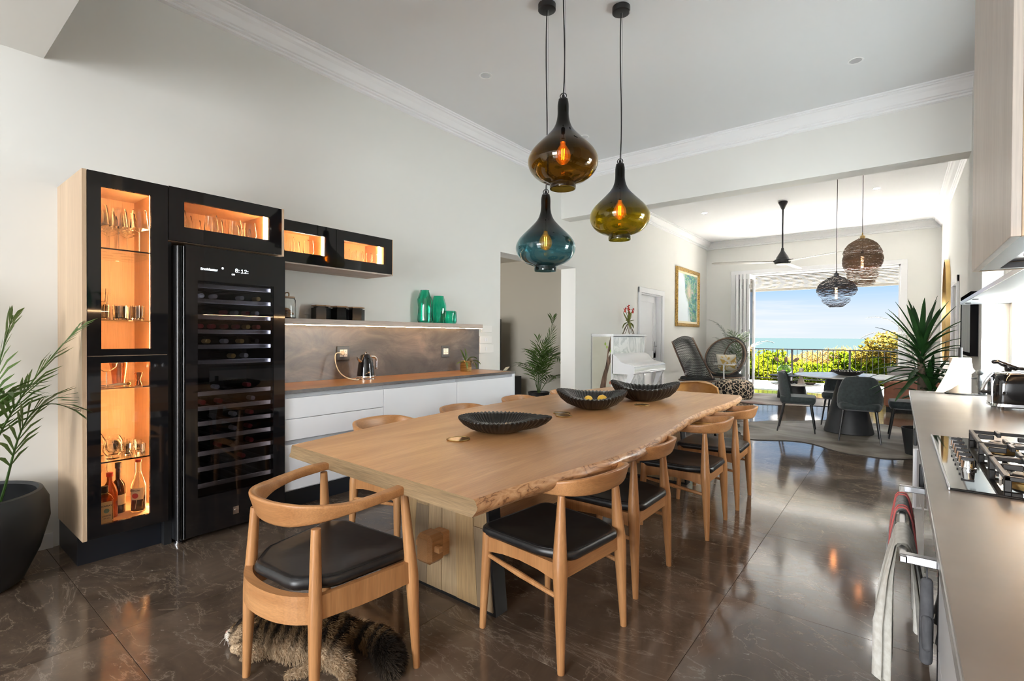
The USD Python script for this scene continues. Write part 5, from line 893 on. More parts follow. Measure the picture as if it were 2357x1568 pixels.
t = thing('piano_stool', 'low white stool in front of the piano', 'stool', (-3.0, 8.1, 0)); obj('seat', box(-.17, -.38, .44, .17, .38, .5, .015), 'piano_white', t, False)
for sx in (-.13, .13):
    for sy in (-.33, .33): obj('leg', box(sx-.02, sy-.02, 0, sx+.02, sy+.02, .44), 'piano_white', t, False)
# flowering plant ornament on the piano
pbr('petal_red', (.55, .05, .03), .45); leafmat('olive_leaf', [(.3, (.10, .11, .02)), (.7, (.24, .25, .06))], 7, .35, .1)
t = thing('orchid_ornament', 'red-flowered orchid ornament standing on long bare roots on the piano', 'ornament', (-3.80, 8.22, 1.346), -30)
r = random.Random(4)
obj('roots', cat(*[tube(spline([(0, 0, .20), (.05*math.cos(a), .05*math.sin(a), .13), ((.09+.05*r.random())*math.cos(a+.2), (.09+.05*r.random())*math.sin(a+.2), .004)], 10), .0045, 6) for a in np.arange(9)*.7]), 'bark', t)
for k, a in enumerate(np.arange(9)*.75):
    dz = (.17, .02, -.13)[k % 3]; obj('leaf', strap([(0, 0, .21), (.06*math.cos(a), .06*math.sin(a), .23+dz*.4), (.10*math.cos(a), .10*math.sin(a), .23+dz)], .06, cup=.2), 'olive_leaf', t)
for bx, by, bz in ((-.07, -.02, .43), (.0, 0, .475), (.09, .03, .41), (-.04, .04, .41)):
    obj('stem', tube(spline([(0, 0, .21), (bx*.3, by*.3, .32), (bx, by, bz)], 8), .005, 6), 'olive_leaf', t)
    obj('flower', cat(*[strap([(bx, by, bz), (bx+.025*math.cos(a), by+.012*math.sin(2*a), bz+.025*math.sin(a)), (bx+.052*math.cos(a), by-.012, bz+.05*math.sin(a))], .034, 7) for a in np.arange(5)*1.2566]), 'petal_red', t)
# painting
M['oil_painting'] = mat('oil_painting', {'tc': ('texture_coordinate', {}), 's': ('separate_xyz', {}), 'n1': ('noise_texture', {'scale': 9., 'detail': 4., 'distortion': 1.2}), 'mp': ('mapping', {'scale': (1, 1, .45)}), 'n2': ('noise_texture', {'scale': 4., 'detail': 5., 'distortion': .8}),
    'pal': ('rgb_ramp', {'ramp': [(.26, (.010, .035, .09)), (.38, (.015, .13, .23)), (.46, (.03, .22, .22)), (.53, (.20, .33, .09)), (.60, (.25, .44, .52)), (.66, (.52, .11, .10)), (.72, (.65, .74, .8))]}),
    'a': ('math', {'math_type': 'multiply_add', 'value2': -1.0, 'value3': .02}), 'b': ('math', {'math_type': 'multiply_add', 'value2': -.42}), 'c': ('math', {'math_type': 'multiply_add', 'value2': .9}), 'w': ('rgb_ramp', {'ramp': [(.46, (0, 0, 0)), (.66, (1, 1, 1))]}),
    'mx': ('mix', {'color2': (.72, .79, .84)}), 'mq': ('mapping', {'location': (0, -.10*4.2, -.16*3.2), 'scale': (0, 4.2, 3.2)}), 'gs': ('gradient_texture', {'gradient_type': 'spherical'}), 'rg': ('rgb_ramp', {'ramp': [(.05, (0, 0, 0)), (.75, (.75, .75, .75))]}), 'my': ('mix', {'color2': (.66, .47, .38)}), 'bp': ('bump', {'strength': .4, 'distance': .004}), 'p': ('principled_bsdf', {'roughness': .4})},
    [('tc.object', 'n1.vector'), ('tc.object', 'mp.vector'), ('mp.vector', 'n2.vector'), ('n1.fac', 'pal.fac'), ('tc.object', 's.vector'), ('s.y', 'a.value1'), ('s.z', 'b.value1'), ('a.value', 'b.value3'), ('n2.fac', 'c.value1'), ('b.value', 'c.value3'), ('c.value', 'w.fac'),
     ('pal.color', 'mx.color1'), ('w.color', 'mx.fac'), ('tc.object', 'mq.vector'), ('mq.vector', 'gs.vector'), ('gs.fac', 'rg.fac'), ('mx.color', 'my.color1'), ('rg.color', 'my.fac'), ('my.color', 'p.base_color'), ('n1.fac', 'bp.height'), ('bp.normal', 'p.normal')])
tex('gilt', [(.35, (.16, .085, .02)), (.6, (.50, .32, .09))], 40, rough=.4, bump=.5, bdist=.004, metallic=.6)
t = thing('painting', 'large blue and white painting in a gilded frame on the living room wall', 'painting', (WL+.003, 12.06, 2.24))
rings = []
for d_, h_ in ((0, 0), (0, .045), (.02, .06), (.045, .052), (.065, .035), (.078, .03), (.08, .02), (.08, 0)): rings.append([(h_, sy*(.80-d_), sz*(.69-d_)) for sy, sz in ((-1, -1), (1, -1), (1, 1), (-1, 1))])
obj('frame', loft(rings, closed=True), 'gilt', t, False); obj('slip', remap(prism(ringframe(-.722, -.612, .722, .612, .05), .018), YZ), 'label_cream', t, False); obj('canvas', box(0.001, -.675, -.565, .014, .675, .565), 'oil_painting', t, False)
t = thing('skirting_socket', 'white double wall socket low on the living room wall beside the door', 'socket', (WL+.0005, 10.62, .37)); obj('plate', box(0, -.06, -.045, .012, .06, .045, .003), 'white_plastic', t, False); obj('switch', box(.012, -.03, .0, .016, .03, .03, .001), 'trim', t, False)
# fan
pbr('blade', (.82, .80, .74), .35)
t = thing('ceiling_fan', 'ceiling fan with black rod and motor and three cream blades', 'fan', (-1.70, 10.18, 0))
obj('canopy', lathe([(.06, CE-.0005), (.078, CE-.012), (.075, CE-.03), (.03, CE-.13), (.016, CE-.15), (.012, CE-.15)], 34), 'black_metal', t); obj('rod', rbar((0, 0, 2.92), (0, 0, CE-.14), .013, .013, 14), 'black_metal', t)
obj('motor', lathe([(.012, 2.94), (.022, 2.93), (.03, 2.88), (.10, 2.76), (.105, 2.73), (.132, 2.72), (.135, 2.665), (.12, 2.645), (0, 2.645)], 40), 'black_metal', t); obj('light_disc', lathe([(0, 2.63), (.11, 2.635), (.118, 2.646), (0, 2.646)], 34), 'blade', t)
for a in (205, 325, 85):
    rg = []
    for u, w, th in ((.16, .035, .012), (.24, .055, .012), (.5, .075, .011), (.8, .085, .010), (1.05, .075, .009), (1.17, .05, .008), (1.21, .015, .006)):
        rg.append([(u, w*math.cos(q), th*math.sin(q)+w*math.cos(q)*.16) for q in np.linspace(0, 2*pi, 12, endpoint=False)])
    b_ = obj('blade', mv(rot(loft(rg), a, (0, 0, 1)), (0, 0, 2.685)), 'blade', t, 50); obj('bracket', mv(rot(box(.11, -.018, -.01, .24, .018, .012, .003), a, (0, 0, 1)), (0, 0, 2.69)), 'black_metal', b_, False)
# woven wire pendants
tex('wire_grey', [(.3, (.05, .055, .065)), (.7, (.11, .12, .135))], 6, rough=.5); tex('wire_bronze', [(.3, (.13, .085, .055)), (.7, (.27, .17, .095))], 6, rough=.45); pbr('wire_tan', (.52, .30, .12), .45)
emit('filament_soft', (1, .36, .12), 14.)
def wire_pendant(x, y, z0, prof_, nmat, toph, lab, seed, dens):
    t = thing('wire_pendant', lab, 'lamp', (x, y, z0)); p = np.array(prof_); rg = np.random.default_rng(seed)
    zs = np.linspace(p[0][1], p[-1][1], 200); rs = np.interp(zs, p[:, 1], p[:, 0]); V = []
    def rings(z_a, z_b, n, w):
        out = []
        for k in range(n):
            z = z_a+(z_b-z_a)*rg.random(); a = np.linspace(0, 2*pi, 44, endpoint=True)+rg.random()*6; ph = rg.random()*6
            zz = z+.012*np.sin(a*2+ph)*rg.random()+.006*np.sin(a*7+ph*3); r_ = np.interp(zz, p[:, 1], p[:, 0])*(1+.02*np.sin(a*3+seed)*np.sin(zz*20))+.003*rg.normal()
            out.append(tube(np.c_[r_*np.cos(a), r_*np.sin(a), zz], w, 4, False))
        return out
    H = p[-1][1]; sh = obj('shade', rings(p[0][1], H, dens, .0016)+rings(H*toph, H, dens, .0016), nmat, t, True, None, 'stuff')
    rim = [tube([( (np.interp(z, p[:, 1], p[:, 0])+.001)*math.cos(q), (np.interp(z, p[:, 1], p[:, 0])+.001)*math.sin(q), z) for q in np.linspace(0, 2*pi, 40)], .003, 5, False) for z in (p[0][1], p[2][1])]
    obj('rim', rim, nmat, t); obj('cord', rbar((0, 0, H+.03), (0, 0, CE-z0), .004, .004, 7), 'black_matte', t); obj('collar', lathe([(0, H-.01), (.032, H-.01), (.032, H+.035), (.012, H+.05), (.006, H+.09), (0, H+.09)], 20), 'brass' if nmat != 'wire_grey' else 'wire_grey', t)
    obj('lamp_holder', lathe([(0, H*.62), (.019, H*.62), (.019, H*.62+.08), (.004, H*.62+.09), (.004, H), (0, H)], 16), 'black_metal', t); obj('bulb', lathe([(0, H*.62-.17), (.014, H*.62-.165), (.0165, H*.62-.14), (.0165, H*.62), (0, H*.62)], 18), 'filament_soft', t)
    obj('canopy', lathe([(0, CE-z0-.03), (.05, CE-z0-.03), (.055, CE-z0-.0005), (0, CE-z0-.0005)], 24), 'black_metal', t); return t
wire_pendant(-.735, 8.6, 1.755, [(.085, 0), (.12, .03), (.155, .055), (.18, .09), (.17, .11), (.205, .15), (.24, .19), (.25, .235), (.245, .27), (.22, .32), (.17, .37), (.10, .415), (.03, .445)], 'wire_grey', .52, 'grey woven wire pendant lamp above the round table, the lower of two', 5, 62)
wire_pendant(-.435, 8.72, 2.06, [(.14, 0), (.16, .03), (.147, .05), (.178, .1), (.192, .15), (.182, .18), (.215, .24), (.238, .31), (.243, .38), (.228, .43), (.236, .46), (.215, .52), (.18, .58), (.12, .63), (.05, .665)], 'wire_bronze', .38, 'bronze woven wire pendant lamp above the round table, the higher of two', 8, 125)
# folded glass doors at the left of the terrace opening
t = thing('folding_door', 'stack of white folding glass doors folded open at the left of the terrace opening', 'door')
for k in range(4):
    x = -3.22+.085*k; lf = obj('leaf', remap(prism(ringframe(YF-.42, .02, YF+.22, 2.86, .085), .05), YZ, (x, 0, 0)), 'white_paint', t, False); obj('pane', box(x+.02, YF-.34, .1, x+.026, YF+.14, 2.78), 'pane', lf, False)
    obj('hinge', cat(*[rbar((x+.055, YF-.415 if k % 2 else YF+.215, z), (x+.055, YF-.415 if k % 2 else YF+.215, z+.1), .012, .012, 8) for z in (.3, 1.4, 2.5)]), 'steel', lf)
# peacock chairs
tex('rattan', [(.3, (.010, .009, .009)), (.7, (.035, .03, .028))], 9, rough=.6); wood('rattan_rim', (.09, .05, .03), (.17, .10, .06), 2, 9., .45)
tex('cushion_black', [(.3, (.015, .015, .015)), (.7, (.03, .03, .03))], 20, rough=.9)
def peacock(loc, rz, lab):
    t = thing('rattan_chair', lab, 'chair', loc, rz)
    th = np.linspace(0, 2*pi, 49)
    def S(q, v):                                            # v from the small back ring 0 to the round rim 1, q around
        B = np.array([.22*math.cos(q), -.34-.15*math.sin(q), .83+.37*math.sin(q)]); R_ = np.array([.45*math.cos(q), .12-.20*math.sin(q), .86+.42*math.sin(q)])
        p = B+(R_-B)*v; k = 1+.20*math.sin(pi*v); c = np.array([0, p[1], .845]); return c+(p-c)*[k, 1, k*.94+.06]
    def C(q, s): e = S(q, 0); c = np.array([0, -.34, .83]); return c+(e-c)*s
    obj('weave', [tube([S(q, v) for v in np.linspace(0, 1, 9)], .0042, 5, False) for q in th[:-1]]+[tube([S(q, v) for q in th], .0034, 5, False) for v in np.linspace(.02, .98, 30)]+[tube([C(q, s_) for q in th], .0034, 5, False) for s_ in np.linspace(.1, 1, 13)]+[tube([C(q, .08), C(q, 1)], .004, 5, False) for q in th[:-1:2]], 'rattan', t, True, 'dark woven cane hood')
    obj('rim', tube([S(q, 1) for q in th], .017, 8, False), 'rattan_rim', t); obj('back_rim', tube([S(q, 0) for q in th], .013, 8, False), 'rattan_rim', t)
    obj('seat_ring', tube([(.36*math.cos(a), .02+.36*math.sin(a), .40) for a in np.linspace(0, 2*pi, 34)], .018, 8, False), 'rattan_rim', t)
    obj('seat', cushion([(.34*math.cos(a), .02+.34*math.sin(a)) for a in np.linspace(0, 2*pi, 40, endpoint=False)], .385, .085), 'cushion_black', t, 50)
    for sx in (-1, 1):
        for y0, y1 in ((.22, .34), (-.18, -.42)): obj('leg', rbar((sx*.22, y0, .39), (sx*.30, y1, 0), .015, .012), 'rattan_rim', t)
        obj('brace', rbar((sx*.27, .27, .16), (sx*.27, -.32, .16), .009, .009, 7), 'rattan_rim', t)
    return t
pk = peacock((-3.36, 10.60, 0), -72, 'dark woven rattan hooded chair seen from its side, nearest the piano'); dup(pk, (-3.13, 12.05, 0), 172, 'dark woven rattan hooded chair facing the kitchen, holding the yellow patterned cushion')
def pillow(nm, lab, m, loc, rz, s, th, tilt=70):
    t = thing(nm, lab, 'cushion', loc, 0, rot=(tilt, 0, rz)); n = 15; g = np.linspace(-1, 1, n); top = []
    for sg in (1, -1): top.append([[(s*x*(1-.06*(1-y*y)), s*y*(1-.06*(1-x*x)), sg*th*(max(0, (1-x*x)*(1-y*y)))**.45) for x in g] for y in g])
    obj('cover', cat(strip_mesh(top[0]), strip_mesh(top[1], True)), m, t, True); e = [(s*x, s*y, 0) for x, y in [(-1, -1), (0, -.94), (1, -1), (.94, 0), (1, 1), (0, .94), (-1, 1), (-.94, 0), (-1, -1)]]; obj('piping', tube(e, .004, 5, False), m, t); return t
tex('pattern_yellow', [(.40, (.80, .76, .66)), (.50, (.75, .68, .50)), (.52, (.66, .42, .10)), (.60, (.60, .40, .12)), (.62, (.80, .77, .70))], 4, rough=.9, detail=1., dist=1.6); tex('pattern_grey', [(.42, (.60, .60, .58)), (.5, (.16, .16, .17)), (.6, (.5, .5, .5))], 7, rough=.9, dist=1.); tex('olive_cloth', [(.3, (.10, .12, .09)), (.7, (.16, .18, .14))], 30, rough=.9)
pillow('cushion', 'cream and mustard patterned cushion standing in the far rattan chair', 'pattern_yellow', (-3.16, 12.16, .70), 176, .22, .06); pillow('cushion', 'grey and white patterned cushion in the nearer rattan chair', 'pattern_grey', (-3.52, 10.56, .68), -70, .2, .06)
t = thing('seat_pad', 'round olive seat pad in the far rattan chair', 'cushion', (-3.13, 11.98, .471)); obj('cover', lathe([(0, 0), (.17, 0), (.2, .02), (.18, .045), (0, .055)], 32), 'olive_cloth', t, True); obj('button', lathe([(0, .05), (.014, .05), (.01, .06), (0, .061)], 12), 'olive_cloth', t)
t = thing('side_table', 'small round metal side table between the two rattan chairs', 'table', (-3.02, 11.38, 0)); obj('table_top', lathe([(0, .70), (.21, .70), (.215, .71), (.21, .715), (0, .715)], 36), 'steel', t); obj('stem', rbar((0, 0, .02), (0, 0, .70), .014, .014), 'steel', t); obj('base', lathe([(0, 0), (.15, 0), (.15, .012), (.02, .03), (0, .03)], 30), 'steel', t)
# pouf
M['giraffe'] = mat('giraffe', {'tc': ('texture_coordinate', {}), 'nz': ('noise_texture', {'scale': 9., 'detail': 2.}), 'ad': ('mix', {'mix_type': 'linear_light', 'fac': .05}), 'v': ('voronoi_texture', {'scale': 12.5, 'feature': 'distance_to_edge'}), 'rp': ('rgb_ramp', {'ramp': [(.07, (.66, .54, .40)), (.10, (.015, .012, .011))]}), 'p': ('principled_bsdf', {'roughness': .75})},
    [('tc.object', 'nz.vector'), ('tc.object', 'ad.color1'), ('nz.color', 'ad.color2'), ('ad.color', 'v.vector'), ('v.distance', 'rp.fac'), ('rp.color', 'p.base_color')])
t = thing('pouf', 'round giraffe-print pouf beyond the end of the dining table', 'pouf', (-2.80, 11.35, 0)); obj('cover', lathe([(0, 0), (.33, 0), (.37, .04), (.39, .14), (.39, .24), (.36, .34), (.28, .385), (.12, .405), (0, .408)], 48), 'giraffe', t, True); obj('base', lathe([(0, .0), (.335, .0), (.34, .02), (0, .02)], 40), 'cushion_black', t)
# cowhides
def hide(nm, lab, pts, m, seed):
    p = spline(pts+[pts[0]], 141)[:-1]; k = np.arange(140); nz_ = meshkit.fbm(np.c_[np.cos(k/140*2*pi)*4, np.sin(k/140*2*pi)*4, k*0+seed], 4)-.5; c = p.mean(0); d = p-c; p = p+d/np.linalg.norm(d, axis=1)[:, None]*nz_[:, None]*.22
    t = thing(nm, lab, 'rug'); pol = Polygon(p[:, :2]).buffer(0); pol = max(getattr(pol, 'geoms', [pol]), key=lambda g: g.area); obj('hide', prism(pol, .006), m, t, False); obj('border', tube(np.vstack([np.c_[np.array(pol.exterior.coords)[:, :2], np.full(len(pol.exterior.coords), .004)]]), .004, 5, False), 'rattan', t)
tex('cowhide', [(.32, (.05, .038, .03)), (.5, (.17, .145, .12)), (.68, (.33, .30, .26))], 1.1, (1, 1.6, 1), .55, dist=1.1); tex('cowhide_pale', [(.35, (.16, .07, .05)), (.5, (.40, .36, .33)), (.7, (.62, .58, .54))], .9, rough=.6, dist=1.2)
hide('cowhide_rug', 'large grey-brown cowhide under the round table', [(-1.95, 8.0, 0), (-1.75, 7.3, 0), (-1.5, 6.9, 0), (-.95, 7.05, 0), (-.5, 6.75, 0), (.0, 6.75, 0), (.25, 7.1, 0), (.25, 8.4, 0), (0, 9.2, 0), (-.6, 9.3, 0), (-1.25, 8.85, 0), (-1.6, 8.5, 0)], 'cowhide', 2)
hide('cowhide_rug', 'pale red-flecked cowhide by the pouf and low table', [(-2.75, 10.7, 0), (-2.2, 10.6, 0), (-1.4, 10.9, 0), (-.9, 11.4, 0), (-1.1, 12.3, 0), (-1.8, 12.7, 0), (-2.6, 12.6, 0), (-2.95, 11.9, 0)], 'cowhide_pale', 5)
# round table with its chairs
tex('table_stone', [(.35, (.62, .60, .57)), (.65, (.78, .76, .73))], 3, rough=.16, detail=6., dist=1.); tex('cone_dark', [(.3, (.022, .024, .027)), (.7, (.035, .037, .04))], 9, rough=.5); tex('velvet', [(.3, (.012, .020, .020)), (.7, (.028, .040, .040))], 30, rough=.75, sheen_weight=.35)
t = thing('round_table', 'round pale-topped table on a dark cone base in the living room', 'table', (-.545, 8.24, .0065)); obj('table_top', lathe([(0, .752), (.60, .752), (.655, .766), (.66, .772), (.655, .778), (0, .778)], 64), 'table_stone', t, 30); obj('cone_base', lathe([(0, 0), (.285, 0), (.29, .01), (.13, .75), (0, .752)], 48), 'cone_dark', t, 30)
t = thing('table_bowl', 'shallow black beaded bowl in the middle of the round table', 'bowl', (-.56, 8.28, .7855)); a_ = np.linspace(0, 2*pi, 72, endpoint=False)
obj('dish', loft([[(R_*math.cos(x), R_*math.sin(x), z) for x in a_] for R_, z in ((.09, 0), (.12, .004), (.19, .045), (.2, .055), (.185, .052), (.11, .012), (.01, .01))]), 'ebony', t, 40); obj('bead_rim', [mv(trimesh.creation.icosphere(1, .0095), (.196*math.cos(x), .196*math.sin(x), .057)) for x in a_[::2]], 'ebony', t, True)
vc = thing('velvet_chair', 'dark green velvet chair with its back to the kitchen, nearest at the round table', 'chair', (-.395, 7.68, .0065), 4)
sh = []
for z, w, d, k in ((.40, .215, .20, 1.1), (.47, .235, .225, 1.15), (.56, .24, .24, 1.1), (.66, .235, .25, 1.0), (.76, .21, .255, .9), (.80, .185, .255, .8), (.815, .15, .25, .65)):
    a = np.linspace(-k, k, 26); o = [(w*1.12*math.sin(x), -d*math.cos(x)+.02, z) for x in a]; i = [((w-.03)*1.12*math.sin(x), -(d-.035)*math.cos(x)+.02, z) for x in a[::-1]]; sh.append(o+i)
obj('backrest', loft(sh), 'velvet', vc, 60); vs_ = rounded([(-.22, .23), (.22, .23), (.235, -.05), (.19, -.2), (-.19, -.2), (-.235, -.05)], .07); obj('seat', cushion(vs_, .40, .085, .0), 'velvet', vc, 60); obj('seat_base', prism(Polygon(vs_).buffer(-.02), .02, .385), 'cone_dark', vc, False)
for sx in (-1, 1):
    for y0, y1 in ((.17, .225), (-.15, -.225)): obj('leg', rbar((sx*.17, y0, .39), (sx*.215, y1, 0), .014, .008), 'black_metal', vc)
dup(vc, (-1.13, 7.94, .0065), -84, 'dark green velvet chair on the left of the round table, seen from its side'); dup(vc, (-.68, 8.86, .0065), 176, 'dark green velvet chair behind the round table, partly hidden by its base'); dup(vc, (.12, 8.22, .0065), 92, 'dark green velvet chair on the right of the round table, cut off by the counter')
# low nested tables
t = thing('coffee_table', 'low round coffee table with dark drum base beyond the round table', 'table', (-1.66, 11.5, .0065)); obj('table_top', lathe([(0, .345), (.44, .345), (.45, .355), (.44, .365), (0, .365)], 48), 'table_stone', t, 30); obj('drum', lathe([(0, 0), (.17, 0), (.2, .17), (.17, .345), (0, .345)], 36), 'cone_dark', t, 30)
t = thing('nesting_table', 'taller small dark round table behind the coffee table', 'table', (-1.95, 12.05, .0065)); obj('table_top', lathe([(0, .47), (.30, .47), (.305, .48), (.30, .49), (0, .49)], 40), 'cone_dark', t, 30); obj('drum', lathe([(0, 0), (.14, 0), (.12, .2), (.14, .47), (0, .47)], 32), 'cone_dark', t, 30)
pbr('clay', (.42, .36, .30), .7); pbr('wax', (.82, .76, .62), .5, subsurface_weight=.2); pbr('vase_glass', (.62, .80, .72), .0, transmission_weight=1., ior=1.4); tex('protea', [(.3, (.20, .12, .09)), (.7, (.42, .28, .22))], 20, rough=.8)
t = thing('protea_vase', 'round pale green glass vase of three dried proteas on the taller dark table', 'vase', (-1.95, 12.02, .497)); obj('vase', lathe([(0, 0), (.08, 0), (.13, .05), (.145, .11), (.12, .17), (.075, .2), (.07, .22), (.066, .22), (.07, .198), (.115, .166), (.139, .11), (.124, .053), (.076, .006), (0, .006)], 36), 'vase_glass', t, 50)
for bx, by, bz in ((-.14, 0, .33), (.02, .03, .31), (.22, -.02, .34)):
    obj('stem', tube(spline([(-bx*.3, 0, .02), (bx*.2, by*.3, .16), (bx*.8, by*.8, bz-.04)], 10), .006, 6), 'olive_leaf', t); d_ = np.array([bx, by, .16]); d_ /= np.linalg.norm(d_); q = np.array([bx*.8, by*.8, bz-.04]); obj('flower_head', tube([q, q+d_*.03, q+d_*.07, q+d_*.11, q+d_*.125], [.012, .034, .037, .024, .006], 12), 'protea', t)
    for s_ in (-1, 1): obj('leaf', strap([q-d_*.03, q+[.03*s_, .02, .01], q+[.06*s_, .03, -.03]], .03), 'olive_leaf', t)
def candle(x, y, h, lab):
    t = thing('candle_holder', lab, 'candle holder', (x, y, .3725)); obj('holder', lathe([(0, 0), (.07, 0), (.065, .02), (.03, h*.55), (.035, h*.75), (.075, h*.85), (.075, h), (0, h)], 28), 'clay', t, 30); cd = thing('candle', 'cream pillar candle on '+lab.replace('turned ', 'the '), 'candle', (x, y, .3725+h+.0005)); obj('wax', lathe([(0, 0), (.042, 0), (.042, .07), (.036, .074), (0, .07)], 24), 'wax', cd); obj('wick', rbar((0, 0, .07), (0, 0, .084), .0015, .001, 5), 'ink', cd)
candle(-1.86, 11.33, .20, 'turned clay candle holder, left one on the low table'); candle(-1.58, 11.62, .23, 'turned clay candle holder, right one on the low table')
t = thing('bead_string', 'string of dark wooden beads heaped on the low table', 'beads', (-1.68, 11.36, .3725)); k = np.arange(26); obj('beads', [mv(trimesh.creation.icosphere(1, .017), (.06*math.cos(i*.55), .05*math.sin(i*.55), .017+.018*(i//9))) for i in k], 'ebony', t, True); obj('cord', tube([(.06*math.cos(i*.55), .05*math.sin(i*.55), .017+.018*(i//9)) for i in k], .003, 5), 'bark', t)
t = thing('clay_dish', 'shallow brown dish at the right edge of the low table', 'dish', (-1.40, 11.42, .3725)); obj('dish', lathe([(0, 0), (.06, 0), (.11, .03), (.105, .033), (.055, .008), (0, .008)], 30), 'bark', t); obj('foot', lathe([(0, 0), (.05, 0), (.05, .004), (0, .004)], 20), 'bark', t)
# sofa
tex('leather_brown', [(.3, (.24, .085, .04)), (.7, (.33, .13, .065))], 8, rough=.42); pbr('cushion_grey', (.30, .29, .29), .9)
t = thing('sofa', 'brown leather sofa with its back to the kitchen in the living room', 'sofa', (0, 0, 0))
obj('backrest', box(-.21, 10.88, .10, .62, 11.08, .565, .03), 'leather_brown', t, False); obj('arm', box(-.21, 11.08, .10, -.03, 11.75, .55, .03), 'leather_brown', t, False); obj('seat', box(-.03, 11.08, .10, .62, 11.75, .42, .03), 'leather_brown', t, False); obj('plinth', box(-.18, 10.92, 0, .6, 11.7, .10), 'cushion_black', t, False)
pillow('cushion', 'dark grey cushion showing over the back of the brown sofa', 'cushion_grey', (.02, 11.22, .60), 0, .2, .06, 78)
# round-ended mirror, plants by the terrace
pbr('mirror', (.86, .87, .87), .01, metallic=1.)
t = thing('mirror', 'tall oval mirror in a brushed gold frame on the right-hand living room wall', 'mirror', (LR-.001, 11.45, 1.78)); ov = lambda s: [((.52-s)*math.cos(a), (.89-s)*math.sin(a)) for a in np.linspace(0, 2*pi, 72, endpoint=False)]
obj('frame', remap(prism(Polygon(ov(0), [ov(.03)]), .06), YZ, (-.06, 0, 0)), 'brass', t, 30); obj('glass', remap(prism(ov(.028), .02), YZ, (-.03, 0, 0)), 'mirror', t, 30)
leafmat('yucca_leaf', [(.3, (.012, .055, .015)), (.6, (.035, .12, .03)), (.8, (.08, .20, .05))], 4., .3, .25)
pbr('pot_teal', (.02, .05, .052), .25)
t = thing('yucca', 'spiky green yucca plant behind the end of the counter', 'plant', (.19, 7.15, .0)); obj('pot', lathe([(0, 0), (.13, 0), (.17, .30), (.16, .30), (.15, .25), (0, .25)], 32), 'pot_black', t); obj('trunk', tube([(0, 0, .22), (.01, 0, .7), (-.005, 0, 1.18)], [.045, .04, .03], 12), 'bark', t); obj('side_trunk', tube([(.02, 0, .22), (.07, .02, .5), (.08, .02, .8)], [.03, .028, .02], 10), 'bark', t)
rg = random.Random(11)
for k in range(92):
    big = k < 66; z0 = 1.20-.34*(k/66) if big else .82-.2*((k-66)/26); cxy = (0, 0) if big else (.08, .02); a = k*2.4; el = (1.35-1.75*(k/66)**.8) if big else (1.2-1.3*((k-66)/26)); L = (.46+.12*rg.random()) if big else .34
    if big and k < 14: L = .60
    x, y, z = math.cos(el)*math.cos(a), math.cos(el)*math.sin(a), math.sin(el); L = min(L, (.60-.20-cxy[0])/max(x, .01)); sg = .14 if el < .9 else .03
    obj('leaf', strap([(cxy[0]+x*.02, cxy[1]+y*.02, z0), (cxy[0]+x*L*.5, cxy[1]+y*L*.5, z0+z*L*.55), (cxy[0]+x*L, cxy[1]+y*L, z0+z*L-sg*L)], .05, 9, .0015, .05, .18), 'yucca_leaf', t, 40)
def terrace_palm(loc, lab, fr, m, pm):
    t = thing('terrace_palm', lab, 'plant', loc); obj('pot', lathe([(0, 0), (.15, 0), (.19, .55), (.2, .57), (.18, .57), (.17, .5), (0, .5)], 34), pm, t); obj('trunk', tube([(0, 0, .48), (.01, 0, .7), (0, 0, .85)], [.03, .025, .015], 8), 'bark', t)
    for k, (p, n, L, mm) in enumerate(fr): obj('frond', frond(p, n, L, .016, 70+k+len(lab), .3, 55, .4, .005), mm, t, False)
terrace_palm((-3.22, 12.95, 0), 'feathery palm in a dark teal pot by the folded doors', [([(0, 0, .5), (-.1, 0, 1.0), (-.25, 0, 1.5), (-.52, 0, 1.72)], 18, .24, 'palm_leaf_dark'), ([(0, 0, .5), (.2, 0, .85), (.5, -.05, 1.15), (.85, -.1, 1.2)], 16, .22, 'palm_leaf_dark'), ([(0, 0, .5), (-.1, -.1, .9), (-.25, -.1, 1.2), (-.38, -.1, 1.28)], 16, .22, 'palm_leaf_dark'), ([(0, 0, .5), (.05, -.1, .9), (.1, -.2, 1.2), (.02, -.3, 1.45)], 18, .24, 'palm_leaf'), ([(0, 0, .5), (.1, .0, .9), (.2, -.1, 1.2), (.32, -.2, 1.4)], 16, .22, 'palm_leaf'), ([(0, 0, .5), (.12, .0, .75), (.24, -.1, .9), (.34, -.2, .85)], 14, .22, 'palm_leaf'), ([(0, 0, .5), (.1, -.1, .75), (.0, -.25, 1.0), (-.05, -.3, 1.0)], 14, .22, 'palm_leaf')], 'palm_leaf', 'pot_teal')
terrace_palm((.30, 12.85, 0), 'dark feathery palm by the right-hand side of the terrace opening', [([(0, 0, .5), (-.15, 0, 1.2), (-.4, 0, 1.62), (-.78, -.02, 1.74)], 22, .24, 'palm_leaf_dark'), ([(0, 0, .5), (-.15, -.05, 1.0), (-.45, -.05, 1.36), (-.88, -.1, 1.34)], 22, .24, 'palm_leaf_dark'), ([(0, 0, .5), (.02, -.05, 1.1), (.1, -.1, 1.5), (.22, -.15, 1.55)], 18, .22, 'palm_leaf_dark'), ([(0, 0, .5), (-.1, -.2, 1.0), (-.2, -.4, 1.3), (-.42, -.6, 1.45)], 16, .22, 'palm_leaf')], 'palm_leaf', 'pot_teal')

